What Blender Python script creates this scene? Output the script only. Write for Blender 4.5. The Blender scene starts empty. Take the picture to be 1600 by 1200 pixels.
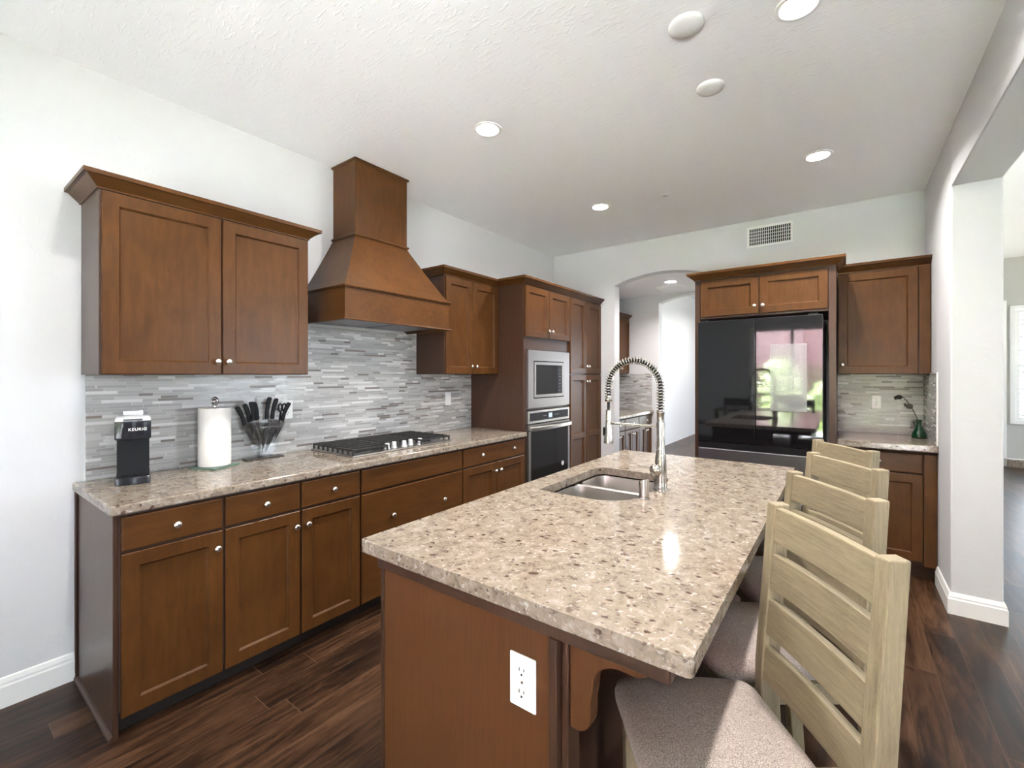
import bpy, bmesh, math, random
from mathutils import Vector, Matrix

random.seed(7)
sc = bpy.context.scene
COL = sc.collection
R = math.radians

# ---------------------------------------------------------------- camera, sky, sun, exposure
cam_d = bpy.data.cameras.new('camera')
cam_d.sensor_width = 36.0
cam_d.lens = 36.0 * 700.6 / 1600.0
cam_d.shift_y = -14.4 / 1600.0
cam_d.clip_start = 0.02
cam = bpy.data.objects.new('camera', cam_d)
cam.location = (0, 0, 1.414)
cam.rotation_euler = (R(90), 0, R(36.576))
COL.objects.link(cam)
sc.camera = cam

EXPOSURE = 1.27
SKY = 9.0
SUN = 180.0
CAN = 11.0
sc.view_settings.view_transform = 'Standard'
sc.view_settings.look = 'None'
sc.view_settings.gamma = 1.0
sc.view_settings.use_curve_mapping = False
sc.view_settings.exposure = EXPOSURE

world = bpy.data.worlds.new('daylight')
sc.world = world
world.use_nodes = True
bg = world.node_tree.nodes['Background']
bg.inputs[0].default_value = (0.78, 0.88, 1.0, 1)
bg.inputs[1].default_value = SKY

sun_d = bpy.data.lights.new('sun', 'SUN')
sun_d.energy = SUN
sun_d.angle = R(1.0)
sun_d.color = (0.93, 0.95, 1.0)
sun = bpy.data.objects.new('sun', sun_d)
sun.rotation_euler = Vector((-0.10, 0.98, -1.0)).to_track_quat('-Z', 'Y').to_euler()
sun.location = (0, 0, 12)
COL.objects.link(sun)

sc.cycles.diffuse_bounces = 10
sc.cycles.max_bounces = 16
sc.cycles.caustics_reflective = False
sc.cycles.caustics_refractive = False
sc.cycles.sample_clamp_indirect = 60.0


def portal(loc, rot, sx, sy):
    d = bpy.data.lights.new('window_portal', 'AREA')
    d.shape = 'RECTANGLE'
    d.size, d.size_y = sx, sy
    d.cycles.is_portal = True
    o = bpy.data.objects.new('window_portal', d)
    o.location, o.rotation_euler = loc, rot
    COL.objects.link(o)


# light enters through the patio door behind the camera and the windows of the family room
portal((0.02, -3.42, 1.23), (R(90), 0, 0), 3.4, 2.44)
portal((0.6, 12.82, 1.2), (R(-90), 0, 0), 2.0, 2.4)  # sky through the glazed door added for the hall
for yy in (-1.3, 5.4, 8.3):
    portal((6.72, yy, 1.55), (0, R(90), 0), 2.1, 2.2)

# ---------------------------------------------------------------- materials


class NT:
    def __init__(self, name):
        self.m = bpy.data.materials.new(name)
        self.m.use_nodes = True
        self.t = self.m.node_tree
        self.t.nodes.clear()
        self.out = self.t.nodes.new('ShaderNodeOutputMaterial')

    def n(self, typ, **kw):
        nd = self.t.nodes.new('ShaderNode' + typ)
        for k, v in kw.items():
            setattr(nd, k, v)
        return nd

    def set(self, sock, v):
        if hasattr(v, 'is_output'):
            self.t.links.new(v, sock)
        else:
            sock.default_value = v

    def math(self, op, a, b=0.0, c=0.0, clamp=False):
        nd = self.n('Math', operation=op, use_clamp=clamp)
        self.set(nd.inputs[0], a)
        self.set(nd.inputs[1], b)
        self.set(nd.inputs[2], c)
        return nd.outputs[0]

    def mix(self, fac, a, b, blend='MIX'):
        nd = self.n('MixRGB', blend_type=blend)
        self.set(nd.inputs[0], fac)
        self.set(nd.inputs[1], a if hasattr(a, 'is_output') else (*a, 1))
        self.set(nd.inputs[2], b if hasattr(b, 'is_output') else (*b, 1))
        return nd.outputs[0]

    def coords(self, kind='Object', scale=(1, 1, 1), rot=(0, 0, 0), loc=(0, 0, 0)):
        tc = self.n('TexCoord')
        mp = self.n('Mapping')
        self.t.links.new(tc.outputs[kind], mp.inputs[0])
        mp.inputs['Scale'].default_value = scale
        mp.inputs['Rotation'].default_value = rot
        mp.inputs['Location'].default_value = loc
        return mp.outputs[0]

    def noise(self, vec, scale, detail=2.0, rough=0.5, dist=0.0):
        nd = self.n('TexNoise')
        if vec is not None:
            self.t.links.new(vec, nd.inputs['Vector'])
        nd.inputs['Scale'].default_value = scale
        nd.inputs['Detail'].default_value = detail
        nd.inputs['Roughness'].default_value = rough
        nd.inputs['Distortion'].default_value = dist
        return nd.outputs[0]

    def ramp(self, fac, stops, interp='LINEAR'):
        nd = self.n('ValToRGB')
        nd.color_ramp.interpolation = interp
        e = nd.color_ramp.elements
        while len(e) < len(stops):
            e.new(0.5)
        for i, (p, c) in enumerate(stops):
            e[i].position = p
            e[i].color = (*c, 1) if len(c) == 3 else c
        self.t.links.new(fac, nd.inputs[0])
        return nd.outputs[0]

    def bump(self, h, strength=0.2, dist=0.01):
        nd = self.n('Bump')
        nd.inputs['Strength'].default_value = strength
        nd.inputs['Distance'].default_value = dist
        self.t.links.new(h, nd.inputs['Height'])
        return nd.outputs[0]

    def bsdf(self, color, rough=0.5, metal=0.0, normal=None, spec=0.5, coat=0.0, trans=0.0, ior=1.45, aniso=0.0, sheen=0.0):
        p = self.n('BsdfPrincipled')
        self.set(p.inputs['Base Color'], color if hasattr(color, 'is_output') else (*color, 1))
        self.set(p.inputs['Roughness'], rough)
        p.inputs['Metallic'].default_value = metal
        p.inputs['Specular IOR Level'].default_value = spec
        p.inputs['Coat Weight'].default_value = coat
        p.inputs['Coat Roughness'].default_value = 0.08
        p.inputs['Transmission Weight'].default_value = trans
        p.inputs['IOR'].default_value = ior
        p.inputs['Anisotropic'].default_value = aniso
        p.inputs['Sheen Weight'].default_value = sheen
        if normal is not None:
            self.t.links.new(normal, p.inputs['Normal'])
        self.t.links.new(p.outputs[0], self.out.inputs[0])
        return p


def plain(name, color, rough=0.5, metal=0.0, **kw):
    t = NT(name)
    v = t.coords('Object')
    nz = t.noise(v, 35.0, 3.0)
    c = t.mix(t.math('MULTIPLY', nz, 0.12), color, tuple(x * 0.75 for x in color))
    t.bsdf(c, t.math('MULTIPLY_ADD', nz, 0.08, max(0.0, rough - 0.04)), metal, **kw)
    return t.m


def mat_paint(name, color, bumpy=0.25, sc_=9.0):
    t = NT(name)
    v = t.coords('Object')
    a = t.noise(v, sc_ * 3, 4.0, 0.6)
    vs = t.coords('Object', scale=(2.0, 6.0, 4.0))
    b = t.ramp(t.noise(vs, sc_, 3.0, 0.5, 0.6), [(0.56, (0, 0, 0)), (0.66, (1, 1, 1))])
    h = t.math('ADD', t.math('MULTIPLY', a, 0.25), b)
    t.bsdf(color, 0.62, normal=t.bump(h, bumpy, 0.004), spec=0.3)
    return t.m


def mat_wood(name, ca, cb, vec_scale, rough=0.32, bump=0.05, blotch=0.9, spec=0.25, fine=0.12):
    t = NT(name)
    oi = t.n('ObjectInfo')
    tc = t.n('TexCoord')
    add = t.n('VectorMath', operation='ADD')
    t.t.links.new(tc.outputs['Object'], add.inputs[0])
    com = t.n('CombineXYZ')
    r = t.math('MULTIPLY', oi.outputs['Random'], 31.0)
    for i in range(3):
        t.t.links.new(r, com.inputs[i])
    t.t.links.new(com.outputs[0], add.inputs[1])
    mp = t.n('Mapping')
    t.t.links.new(add.outputs[0], mp.inputs[0])
    mp.inputs['Scale'].default_value = vec_scale
    g = t.noise(mp.outputs[0], 6.0, 6.0, 0.62, 0.4)
    f = t.noise(mp.outputs[0], 40.0, 3.0, 0.6)
    bl = t.noise(add.outputs[0], 5.0, 3.0, 0.55, 0.5)
    fac = t.math('ADD', t.math('MULTIPLY', g, 0.55), t.math('MULTIPLY', f, fine))
    fac = t.math('ADD', fac, t.math('MULTIPLY', bl, blotch * 0.5))
    c = t.ramp(fac, [(0.30, cb), (0.80, ca)])
    t.bsdf(c, t.math('MULTIPLY_ADD', g, 0.12, rough - 0.06), normal=t.bump(f, bump, 0.002), spec=spec)
    return t.m


def mat_granite():
    t = NT('granite')
    v = t.coords('Object', scale=(1, 0.8, 1))
    n1 = t.noise(v, 30.0, 6.0, 0.68, 0.6)
    c = t.ramp(n1, [(0.32, (0.12, 0.0944, 0.07198)), (0.44, (0.2279, 0.1824, 0.1391)), (0.55, (0.2759, 0.2271, 0.1775)), (0.68, (0.3599, 0.3239, 0.2799))])
    n2 = t.noise(v, 120.0, 4.0, 0.65)
    c = t.mix(t.math('MULTIPLY', t.ramp(n2, [(0.52, (0, 0, 0)), (0.64, (1, 1, 1))]), 0.55), c, (0.25, 0.215, 0.19))
    n3 = t.noise(v, 80.0, 3.0, 0.5, 0.8)
    c = t.mix(t.math('MULTIPLY', t.ramp(n3, [(0.60, (0, 0, 0)), (0.68, (1, 1, 1))]), 0.4), c, (0.64, 0.615, 0.58))
    # brown mineral flecks
    nd = t.noise(v, 60.0, 2.0)
    dv = t.n('VectorMath', operation='MULTIPLY_ADD')
    tc = t.n('TexCoord')
    cx = t.n('CombineXYZ')
    for i in range(3):
        t.t.links.new(nd, cx.inputs[i])
    t.t.links.new(cx.outputs[0], dv.inputs[0])
    dv.inputs[1].default_value = (0.022, 0.022, 0.022)
    t.t.links.new(tc.outputs['Object'], dv.inputs[2])
    mp = t.n('Mapping')
    t.t.links.new(dv.outputs[0], mp.inputs[0])
    mp.inputs['Scale'].default_value = (1.0, 1.7, 1.3)
    mp.inputs['Rotation'].default_value = (0, 0, 0.5)
    for scl, thr, rad, colr, st in ((26.0, 0.56, 0.22, (0.062, 0.036, 0.026), 0.92), (58.0, 0.62, 0.27, (0.12, 0.088, 0.07), 0.8), (15.0, 0.72, 0.17, (0.075, 0.04, 0.03), 0.9)):
        vo = t.n('TexVoronoi')
        vo.inputs['Scale'].default_value = scl
        t.t.links.new(mp.outputs[0], vo.inputs['Vector'])
        sep = t.n('SeparateColor')
        t.t.links.new(vo.outputs['Color'], sep.inputs[0])
        on = t.math('GREATER_THAN', sep.outputs[0], thr)
        near = t.ramp(vo.outputs['Distance'], [(rad * 0.75, (1, 1, 1)), (rad * 1.25, (0, 0, 0))])
        c = t.mix(t.math('MULTIPLY', t.math('MULTIPLY', on, near), st), c, colr)
    t.bsdf(c, 0.10, spec=0.55)
    return t.m


def mat_mosaic():
    t = NT('mosaic_tile')
    g = t.n('NewGeometry')
    s = t.n('SeparateXYZ')
    t.t.links.new(g.outputs['Position'], s.inputs[0])
    v = t.math('DIVIDE', s.outputs[2], 0.0145)
    row = t.math('FLOOR', v)
    fv = t.math('FRACT', v)
    w1 = t.n('TexWhiteNoise', noise_dimensions='1D')
    t.t.links.new(row, w1.inputs['W'])
    r1 = w1.outputs['Value']
    u = t.math('MULTIPLY', t.math('ADD', s.outputs[0], s.outputs[1]), t.math('MULTIPLY_ADD', r1, 5.0, 6.5))
    u = t.math('MULTIPLY_ADD', r1, 37.0, u)
    sn = t.math('SINE', t.math('MULTIPLY_ADD', u, 2.9, t.math('MULTIPLY', row, 1.7)))
    u = t.math('MULTIPLY_ADD', sn, 0.28, u)
    colu = t.math('FLOOR', u)
    fu = t.math('FRACT', u)
    cv = t.n('CombineXYZ')
    t.t.links.new(colu, cv.inputs[0])
    t.t.links.new(row, cv.inputs[1])
    w2 = t.n('TexWhiteNoise', noise_dimensions='2D')
    t.t.links.new(cv.outputs[0], w2.inputs['Vector'])
    r2 = w2.outputs['Value']
    c = t.ramp(r2, [(0.0, (0.3913, 0.3885, 0.3819)), (0.28, (0.4479, 0.4451, 0.4385)), (0.50, (0.3536, 0.3489, 0.3442)), (0.62, (0.4998, 0.4979, 0.4904)),
                    (0.80, (0.1792, 0.1585, 0.1462)), (0.86, (0.2357, 0.2027, 0.1745)), (0.90, (0.6224, 0.6224, 0.6177))], 'CONSTANT')
    grout = t.math('MAXIMUM', t.math('LESS_THAN', fv, 0.09), t.math('LESS_THAN', fu, 0.022))
    c = t.mix(grout, c, (0.52, 0.51, 0.49))
    rg = t.math('MULTIPLY_ADD', r2, 0.22, 0.12)
    rg = t.math('MAXIMUM', rg, t.math('MULTIPLY', grout, 0.7))
    h = t.math('MULTIPLY', t.math('SUBTRACT', 1.0, grout), t.math('MULTIPLY_ADD', r2, 0.6, 0.6))
    t.bsdf(c, rg, normal=t.bump(h, 0.35, 0.003), spec=0.5)
    return t.m


def mat_floor():
    t = NT('dark_plank_floor')
    g = t.n('NewGeometry')
    s = t.n('SeparateXYZ')
    t.t.links.new(g.outputs['Position'], s.inputs[0])
    u = t.math('DIVIDE', t.math('ADD', s.outputs[0], 0.035), 0.128)
    pl = t.math('FLOOR', u)
    fu = t.math('FRACT', u)
    w1 = t.n('TexWhiteNoise', noise_dimensions='1D')
    t.t.links.new(pl, w1.inputs['W'])
    v = t.math('DIVIDE', t.math('MULTIPLY_ADD', w1.outputs['Value'], 5.0, s.outputs[1]), 1.22)
    bd = t.math('FLOOR', v)
    fv = t.math('FRACT', v)
    cv = t.n('CombineXYZ')
    t.t.links.new(pl, cv.inputs[0])
    t.t.links.new(bd, cv.inputs[1])
    w2 = t.n('TexWhiteNoise', noise_dimensions='2D')
    t.t.links.new(cv.outputs[0], w2.inputs['Vector'])
    rnd = w2.outputs['Value']
    # grain, stretched along the plank and shifted per board
    pv = t.n('CombineXYZ')
    t.t.links.new(t.math('MULTIPLY', s.outputs[0], 11.0), pv.inputs[0])
    t.t.links.new(t.math('MULTIPLY', s.outputs[1], 1.1), pv.inputs[1])
    t.t.links.new(t.math('MULTIPLY', rnd, 40.0), pv.inputs[2])
    n1 = t.noise(pv.outputs[0], 1.6, 5.0, 0.6, 1.6)
    n2 = t.noise(pv.outputs[0], 9.0, 4.0, 0.65, 0.8)
    pb = t.n('CombineXYZ')
    t.t.links.new(t.math('MULTIPLY', s.outputs[0], 5.0), pb.inputs[0])
    t.t.links.new(t.math('MULTIPLY', s.outputs[1], 2.6), pb.inputs[1])
    t.t.links.new(t.math('MULTIPLY', rnd, 17.0), pb.inputs[2])
    n3 = t.noise(pb.outputs[0], 1.0, 3.0, 0.5)
    f = t.math('ADD', t.math('MULTIPLY', n1, 0.50), t.math('MULTIPLY', n2, 0.32))
    f = t.math('ADD', f, t.math('MULTIPLY', n3, 0.32))
    f = t.math('ADD', f, t.math('MULTIPLY_ADD', rnd, 0.16, -0.14))
    c = t.ramp(f, [(0.34, (0.005984, 0.00374, 0.002618)), (0.46, (0.02094, 0.009724, 0.005236)), (0.58, (0.05834, 0.02693, 0.01309)), (0.74, (0.1234, 0.06358, 0.03441))])
    e1 = t.math('LESS_THAN', fu, 0.016)
    e2 = t.math('LESS_THAN', fv, 0.0025)
    e = t.math('MAXIMUM', e1, e2)
    c = t.mix(t.math('MULTIPLY', e, 0.6), c, (0.13, 0.075, 0.045))  # lighter seams: highlights on the plank bevels put into the colour
    h = t.math('SUBTRACT', t.math('MULTIPLY', n2, 0.5), e)
    t.bsdf(c, t.math('MULTIPLY_ADD', n2, 0.14, 0.27), normal=t.bump(h, 0.30, 0.002), spec=0.38)
    return t.m


def mat_metal(name, color, rough, vec_scale=(1, 1, 60), aniso=0.4):
    t = NT(name)
    v = t.coords('Object', scale=vec_scale)
    n = t.noise(v, 14.0, 3.0, 0.6)
    c = t.mix(t.math('MULTIPLY', n, 0.35), color, tuple(x * 0.8 for x in color))
    t.bsdf(c, t.math('MULTIPLY_ADD', n, 0.10, rough - 0.05), 1.0, normal=t.bump(n, 0.02, 0.001), aniso=aniso)
    return t.m


def mat_fabric():
    t = NT('tweed_fabric')
    v = t.coords('Object')
    n = t.noise(v, 420.0, 2.0, 0.6)
    n2 = t.noise(v, 12.0, 2.0)
    c = t.ramp(n, [(0.30, (0.165, 0.135, 0.128)), (0.5, (0.36, 0.298, 0.268)), (0.68, (0.64, 0.54, 0.485))])
    c = t.mix(t.math('MULTIPLY', n2, 0.25), c, (0.25, 0.215, 0.21))
    t.bsdf(c, 0.9, normal=t.bump(n, 0.5, 0.002), spec=0.2, sheen=0.15)
    return t.m


def mat_glass(name='clear_glass', tint=(1, 1, 1), refl=1.0):
    t = NT(name)
    tr = t.n('BsdfTransparent')
    tr.inputs[0].default_value = (*tint, 1)
    gl = t.n('BsdfGlossy')
    gl.inputs['Roughness'].default_value = 0.02
    fr = t.n('Fresnel')
    fr.inputs[0].default_value = 1.45
    mx = t.n('MixShader')
    t.t.links.new(t.math('MULTIPLY', fr.outputs[0], refl), mx.inputs[0])
    t.t.links.new(tr.outputs[0], mx.inputs[1])
    t.t.links.new(gl.outputs[0], mx.inputs[2])
    t.t.links.new(mx.outputs[0], t.out.inputs[0])
    return t.m


def mat_emit(name, color, strength):
    t = NT(name)
    e = t.n('Emission')
    e.inputs[0].default_value = (*color, 1)
    e.inputs[1].default_value = strength
    t.t.links.new(e.outputs[0], t.out.inputs[0])
    return t.m


def mat_siding():
    t = NT('lap_siding')
    g = t.n('NewGeometry')
    s = t.n('SeparateXYZ')
    t.t.links.new(g.outputs['Position'], s.inputs[0])
    f = t.math('FRACT', t.math('DIVIDE', s.outputs[2], 0.16))
    c = t.mix(t.math('LESS_THAN', f, 0.12), (0.62, 0.40, 0.40), (0.30, 0.17, 0.17))
    t.bsdf(c, 0.7, normal=t.bump(f, 0.6, 0.02))
    return t.m


M = {}
M['wall'] = mat_paint('white_wall_paint', (0.665, 0.672, 0.69), 0.08, 8.0)
M['ceil'] = mat_paint('ceiling_knockdown', (0.925, 0.925, 0.94), 0.24, 10.0)
M['grey_wall'] = mat_paint('grey_wall_paint', (0.52, 0.52, 0.50), 0.10)
M['trim'] = plain('white_trim_paint', (0.84, 0.84, 0.83), 0.35)
WA, WB = (0.1094, 0.04293, 0.01134), (0.05022, 0.01985, 0.006075)
M['wood'] = mat_wood('stained_maple', WA, WB, (7, 7, 1.0))
M['wood_h'] = mat_wood('stained_maple_horizontal', WA, WB, (1.0, 7, 7))
M['wood_side'] = mat_wood('stained_side_panel', (0.092, 0.043, 0.024), (0.048, 0.023, 0.0145), (16, 16, 0.8), 0.30, 0.06, 0.15, 0.45, 0.2)
M['wood_island'] = mat_wood('island_end_veneer', (0.150, 0.058, 0.021), (0.085, 0.034, 0.0125), (22, 22, 0.9), 0.42, 0.08, 0.15, 0.25, 0.25)
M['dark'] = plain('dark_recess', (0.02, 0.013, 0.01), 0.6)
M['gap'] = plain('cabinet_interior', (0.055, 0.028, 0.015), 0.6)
M['nickel'] = plain('satin_nickel', (0.78, 0.74, 0.68), 0.25, 1.0)
M['steel'] = mat_metal('brushed_stainless', (0.31, 0.285, 0.27), 0.38, (60, 60, 1))
M['steel_h'] = mat_metal('brushed_stainless_across', (0.46, 0.44, 0.42), 0.32, (1, 1, 60))
M['sink_steel'] = mat_metal('sink_stainless', (0.62, 0.60, 0.57), 0.30, (1, 30, 1))
M['faucet'] = plain('brushed_nickel_faucet', (0.40, 0.37, 0.335), 0.27, 1.0)
M['chrome'] = plain('chrome', (0.58, 0.57, 0.56), 0.12, 1.0)
M['black_steel'] = mat_metal('black_stainless', (0.24, 0.23, 0.26), 0.36, (1, 1, 40))
M['black_glass'] = plain('black_glass', (0.006, 0.006, 0.007), 0.03, ior=1.85)
M['oven_glass'] = plain('oven_glass', (0.012, 0.012, 0.013), 0.06)
M['iron'] = plain('cast_iron', (0.018, 0.017, 0.017), 0.42)
M['black'] = plain('black_plastic', (0.008, 0.008, 0.009), 0.5, spec=0.25)
M['black_gloss'] = plain('black_gloss_plastic', (0.018, 0.019, 0.024), 0.16)
M['rubber'] = plain('black_rubber', (0.012, 0.012, 0.012), 0.6)
M['silver'] = plain('silver_plastic', (0.62, 0.63, 0.64), 0.3, 0.3)
M['white'] = plain('white_plastic', (0.85, 0.85, 0.85), 0.35)
M['paper'] = plain('paper_towel', (0.70, 0.685, 0.66), 0.9)
M['slot'] = plain('outlet_slot', (0.03, 0.03, 0.03), 0.6)
M['granite'] = mat_granite()
M['mosaic'] = mat_mosaic()
M['floor'] = mat_floor()
M['fabric'] = mat_fabric()
SA, SB = (0.4092, 0.3395, 0.2185), (0.1488, 0.1209, 0.07905)
M['stool_v'] = mat_wood('weathered_oak', SA, SB, (26, 26, 1.3), 0.5, 0.25, 0.35, 0.3, 0.34)
M['stool_h'] = mat_wood('weathered_oak_across', SA, SB, (1.3, 26, 26), 0.5, 0.25, 0.35, 0.3, 0.34)
M['glass'] = mat_glass()
M['acrylic'] = mat_glass('clear_acrylic', (0.95, 0.955, 0.955), 0.6)
M['green_edge'] = plain('green_glass_edge', (0.10, 0.17, 0.13), 0.08, spec=0.7)
M['green_glass'] = plain('green_vase_glass', (0.003, 0.034, 0.012), 0.06, spec=0.7)
M['flower'] = plain('dark_flower', (0.02, 0.014, 0.012), 0.7)
M['leaf'] = plain('dark_leaf', (0.045, 0.045, 0.03), 0.6)
M['blade'] = plain('dark_knife_blade', (0.045, 0.038, 0.036), 0.35, 0.5)
M['lens'] = mat_emit('can_light_lens', (1.0, 0.95, 0.89), 30.0)
M['lens_dim'] = mat_emit('pantry_light_lens', (1.0, 0.93, 0.84), 24.0)
M['display'] = mat_emit('oven_display', (0.55, 0.65, 0.8), 0.6)
M['dark_furniture'] = plain('dark_stained_wood', (0.02, 0.014, 0.012), 0.25)
M['siding'] = mat_siding()
M['fence'] = plain('weathered_fence', (0.22, 0.15, 0.13), 0.8)
M['foliage'] = plain('green_foliage', (0.36, 0.46, 0.16), 0.6)
M['grass'] = plain('lawn_grass', (0.26, 0.25, 0.20), 0.9)
M['patio'] = plain('patio_concrete', (0.70, 0.70, 0.69), 0.8)
M['roof'] = plain('roof_shingle', (0.15, 0.13, 0.12), 0.9)
M['stone'] = M['granite']


def mat_sheet():
    t = NT('frosted_sheet')
    tr = t.n('BsdfTransparent')
    p = t.n('BsdfPrincipled')
    p.inputs['Base Color'].default_value = (0.75, 0.77, 0.78, 1)
    p.inputs['Roughness'].default_value = 0.12
    mx = t.n('MixShader')
    mx.inputs[0].default_value = 0.17
    t.t.links.new(tr.outputs[0], mx.inputs[1])
    t.t.links.new(p.outputs[0], mx.inputs[2])
    t.t.links.new(mx.outputs[0], t.out.inputs[0])
    return t.m


M['sheet'] = mat_sheet()

# ---------------------------------------------------------------- geometry helpers


class MB:
    """Collects shapes and links them as one mesh object."""

    def __init__(self):
        self.v, self.f = [], []

    def add(self, vs, fs):
        b = len(self.v)
        self.v += [tuple(p) for p in vs]
        self.f += [tuple(i + b for i in q) for q in fs]
        return self

    def box(self, x0, x1, y0, y1, z0, z1):
        if x0 > x1: x0, x1 = x1, x0
        if y0 > y1: y0, y1 = y1, y0
        if z0 > z1: z0, z1 = z1, z0
        vs = [(x0, y0, z0), (x1, y0, z0), (x1, y1, z0), (x0, y1, z0), (x0, y0, z1), (x1, y0, z1), (x1, y1, z1), (x0, y1, z1)]
        return self.add(vs, [(0, 3, 2, 1), (4, 5, 6, 7), (0, 1, 5, 4), (1, 2, 6, 5), (2, 3, 7, 6), (3, 0, 4, 7)])

    def prism(self, poly, axis, a, b):
        """poly in the two other axes (order xyz minus axis), extruded from a to b."""
        n = len(poly)

        def p3(p, t):
            if axis == 'x': return (t, p[0], p[1])
            if axis == 'y': return (p[0], t, p[1])
            return (p[0], p[1], t)
        vs = [p3(p, a) for p in poly] + [p3(p, b) for p in poly]
        fs = [tuple(range(n))[::-1], tuple(range(n, 2 * n))] + [(i, (i + 1) % n, n + (i + 1) % n, n + i) for i in range(n)]
        return self.add(vs, fs)

    def loft(self, loops, cap0=True, cap1=True):
        n = len(loops[0])
        vs = [p for l in loops for p in l]
        fs = []
        for k in range(len(loops) - 1):
            for i in range(n):
                j = (i + 1) % n
                fs.append((k * n + i, k * n + j, (k + 1) * n + j, (k + 1) * n + i))
        if cap0: fs.append(tuple(range(n))[::-1])
        if cap1: fs.append(tuple((len(loops) - 1) * n + i for i in range(n)))
        return self.add(vs, fs)

    def lathe(self, prof, c=(0, 0, 0), axis='z', n=24):
        """prof: list of (radius, height along axis)."""
        loops = []
        for r, h in prof:
            l = []
            for i in range(n):
                a = 2 * math.pi * i / n
                x, y = r * math.cos(a), r * math.sin(a)
                if axis == 'z': p = (x, y, h)
                elif axis == 'y': p = (x, h, -y)
                elif axis == '-y': p = (x, -h, y)
                elif axis == 'x': p = (h, x, y)
                elif axis == '-x': p = (-h, -x, y)
                elif axis == '-z': p = (x, -y, -h)
                l.append((p[0] + c[0], p[1] + c[1], p[2] + c[2]))
            loops.append(l)
        return self.loft(loops)

    def tube(self, pts, r, n=10, caps=True):
        pts = [Vector(p) for p in pts]
        loops = []
        up = None
        for i, p in enumerate(pts):
            t = (pts[min(i + 1, len(pts) - 1)] - pts[max(i - 1, 0)]).normalized()
            if up is None:
                up = Vector((0, 0, 1)) if abs(t.z) < 0.9 else Vector((1, 0, 0))
            s = t.cross(up).normalized()
            up = s.cross(t).normalized()
            rr = r[i] if isinstance(r, (list, tuple)) else r
            loops.append([tuple(p + s * (rr * math.cos(2 * math.pi * k / n)) + up * (rr * math.sin(2 * math.pi * k / n))) for k in range(n)])
        return self.loft(loops, caps, caps)

    def sphere(self, c, r, n=16, m=10, s=(1, 1, 1)):
        loops = []
        for k in range(1, m):
            ph = math.pi * k / m
            loops.append([(c[0] + s[0] * r * math.sin(ph) * math.cos(2 * math.pi * i / n), c[1] + s[1] * r * math.sin(ph) * math.sin(2 * math.pi * i / n), c[2] - s[2] * r * math.cos(ph)) for i in range(n)])
        return self.loft(loops)

    def build(self, name, mat, parent=None, bevel=0.0, seg=2, smooth=None, subsurf=0):
        me = bpy.data.meshes.new(name)
        me.from_pydata(self.v, [], self.f)
        bm = bmesh.new()
        bm.from_mesh(me)
        bmesh.ops.recalc_face_normals(bm, faces=bm.faces)
        bm.to_mesh(me)
        bm.free()
        me.materials.append(mat)
        o = bpy.data.objects.new(name, me)
        COL.objects.link(o)
        if parent is not None:
            o.parent = parent
        if smooth is not None:
            me.polygons.foreach_set('use_smooth', [True] * len(me.polygons))
            me.set_sharp_from_angle(angle=R(smooth))
        if bevel > 0:
            md = o.modifiers.new('bevel', 'BEVEL')
            md.width, md.segments, md.limit_method, md.angle_limit = bevel, seg, 'ANGLE', R(35)
            md.use_clamp_overlap = True
        if subsurf:
            md = o.modifiers.new('subsurf', 'SUBSURF')
            md.levels = md.render_levels = subsurf
        return o


def tag(o, label, cat, group=None):
    o['label'] = label
    o['category'] = cat
    if group:
        o['group'] = group
    return o


def thing(name, label, cat, loc=(0, 0, 0), rz=0.0, group=None):
    o = bpy.data.objects.new(name, None)
    o.empty_display_size = 0.05
    COL.objects.link(o)
    o.location = loc
    o.rotation_euler = (0, 0, rz)
    return tag(o, label, cat, group)


def struct(name, mb, mat, label=None, **kw):
    o = mb.build(name, mat, **kw)
    o['kind'] = 'structure'
    if label:
        o['label'] = label
    return o


def rrect(x0, x1, y0, y1, r, z, n=6):
    """rounded rectangle loop, counter-clockwise; r single or 4 radii (x0y0, x1y0, x1y1, x0y1)."""
    rs = r if isinstance(r, (list, tuple)) else (r,) * 4
    cs = [(x0 + rs[0], y0 + rs[0], 180), (x1 - rs[1], y0 + rs[1], 270), (x1 - rs[2], y1 - rs[2], 0), (x0 + rs[3], y1 - rs[3], 90)]
    out = []
    for (cx, cy, a0), rr in zip(cs, rs):
        for k in range(n + 1):
            a = R(a0 + 90 * k / n)
            out.append((cx + rr * math.cos(a), cy + rr * math.sin(a), z))
    return out


def frame_rect(mb, axis, c, t, a0, a1, b0, b1, w):
    """rectangular frame in the plane axis=c..c+t; a along the other horizontal axis, b vertical."""
    def bx(p0, p1, q0, q1):
        if axis == 'x': mb.box(c, c + t, p0, p1, q0, q1)
        else: mb.box(p0, p1, c, c + t, q0, q1)
    bx(a0, a0 + w, b0, b1)
    bx(a1 - w, a1, b0, b1)
    bx(a0 + w, a1 - w, b0, b0 + w)
    bx(a0 + w, a1 - w, b1 - w, b1)


# ================================================================= the room
XW, YF, ZC = -2.88, 4.745, 2.865        # left wall, far wall, ceiling
XR, XR2, YP, ZH = 0.505, 0.722, 3.69, 2.53  # right wall faces, its end, header underside

struct('floor', MB().box(-3.1, 6.8, -3.5, 12.8, -0.12, 0.0), M['floor'])
struct('ceiling', MB().box(XW - 0.2, XR + 0.02, -3.5, YF + 0.02, ZC, ZC + 0.12), M['ceil'])
struct('wall_left', MB().box(XW - 0.2, XW, -3.5, 12.8, 0.0, 3.4), M['wall'])

# far wall with the arched passage
AL, AR, ASP, AAP = -2.084, -1.06, 2.415, 2.508


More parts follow.
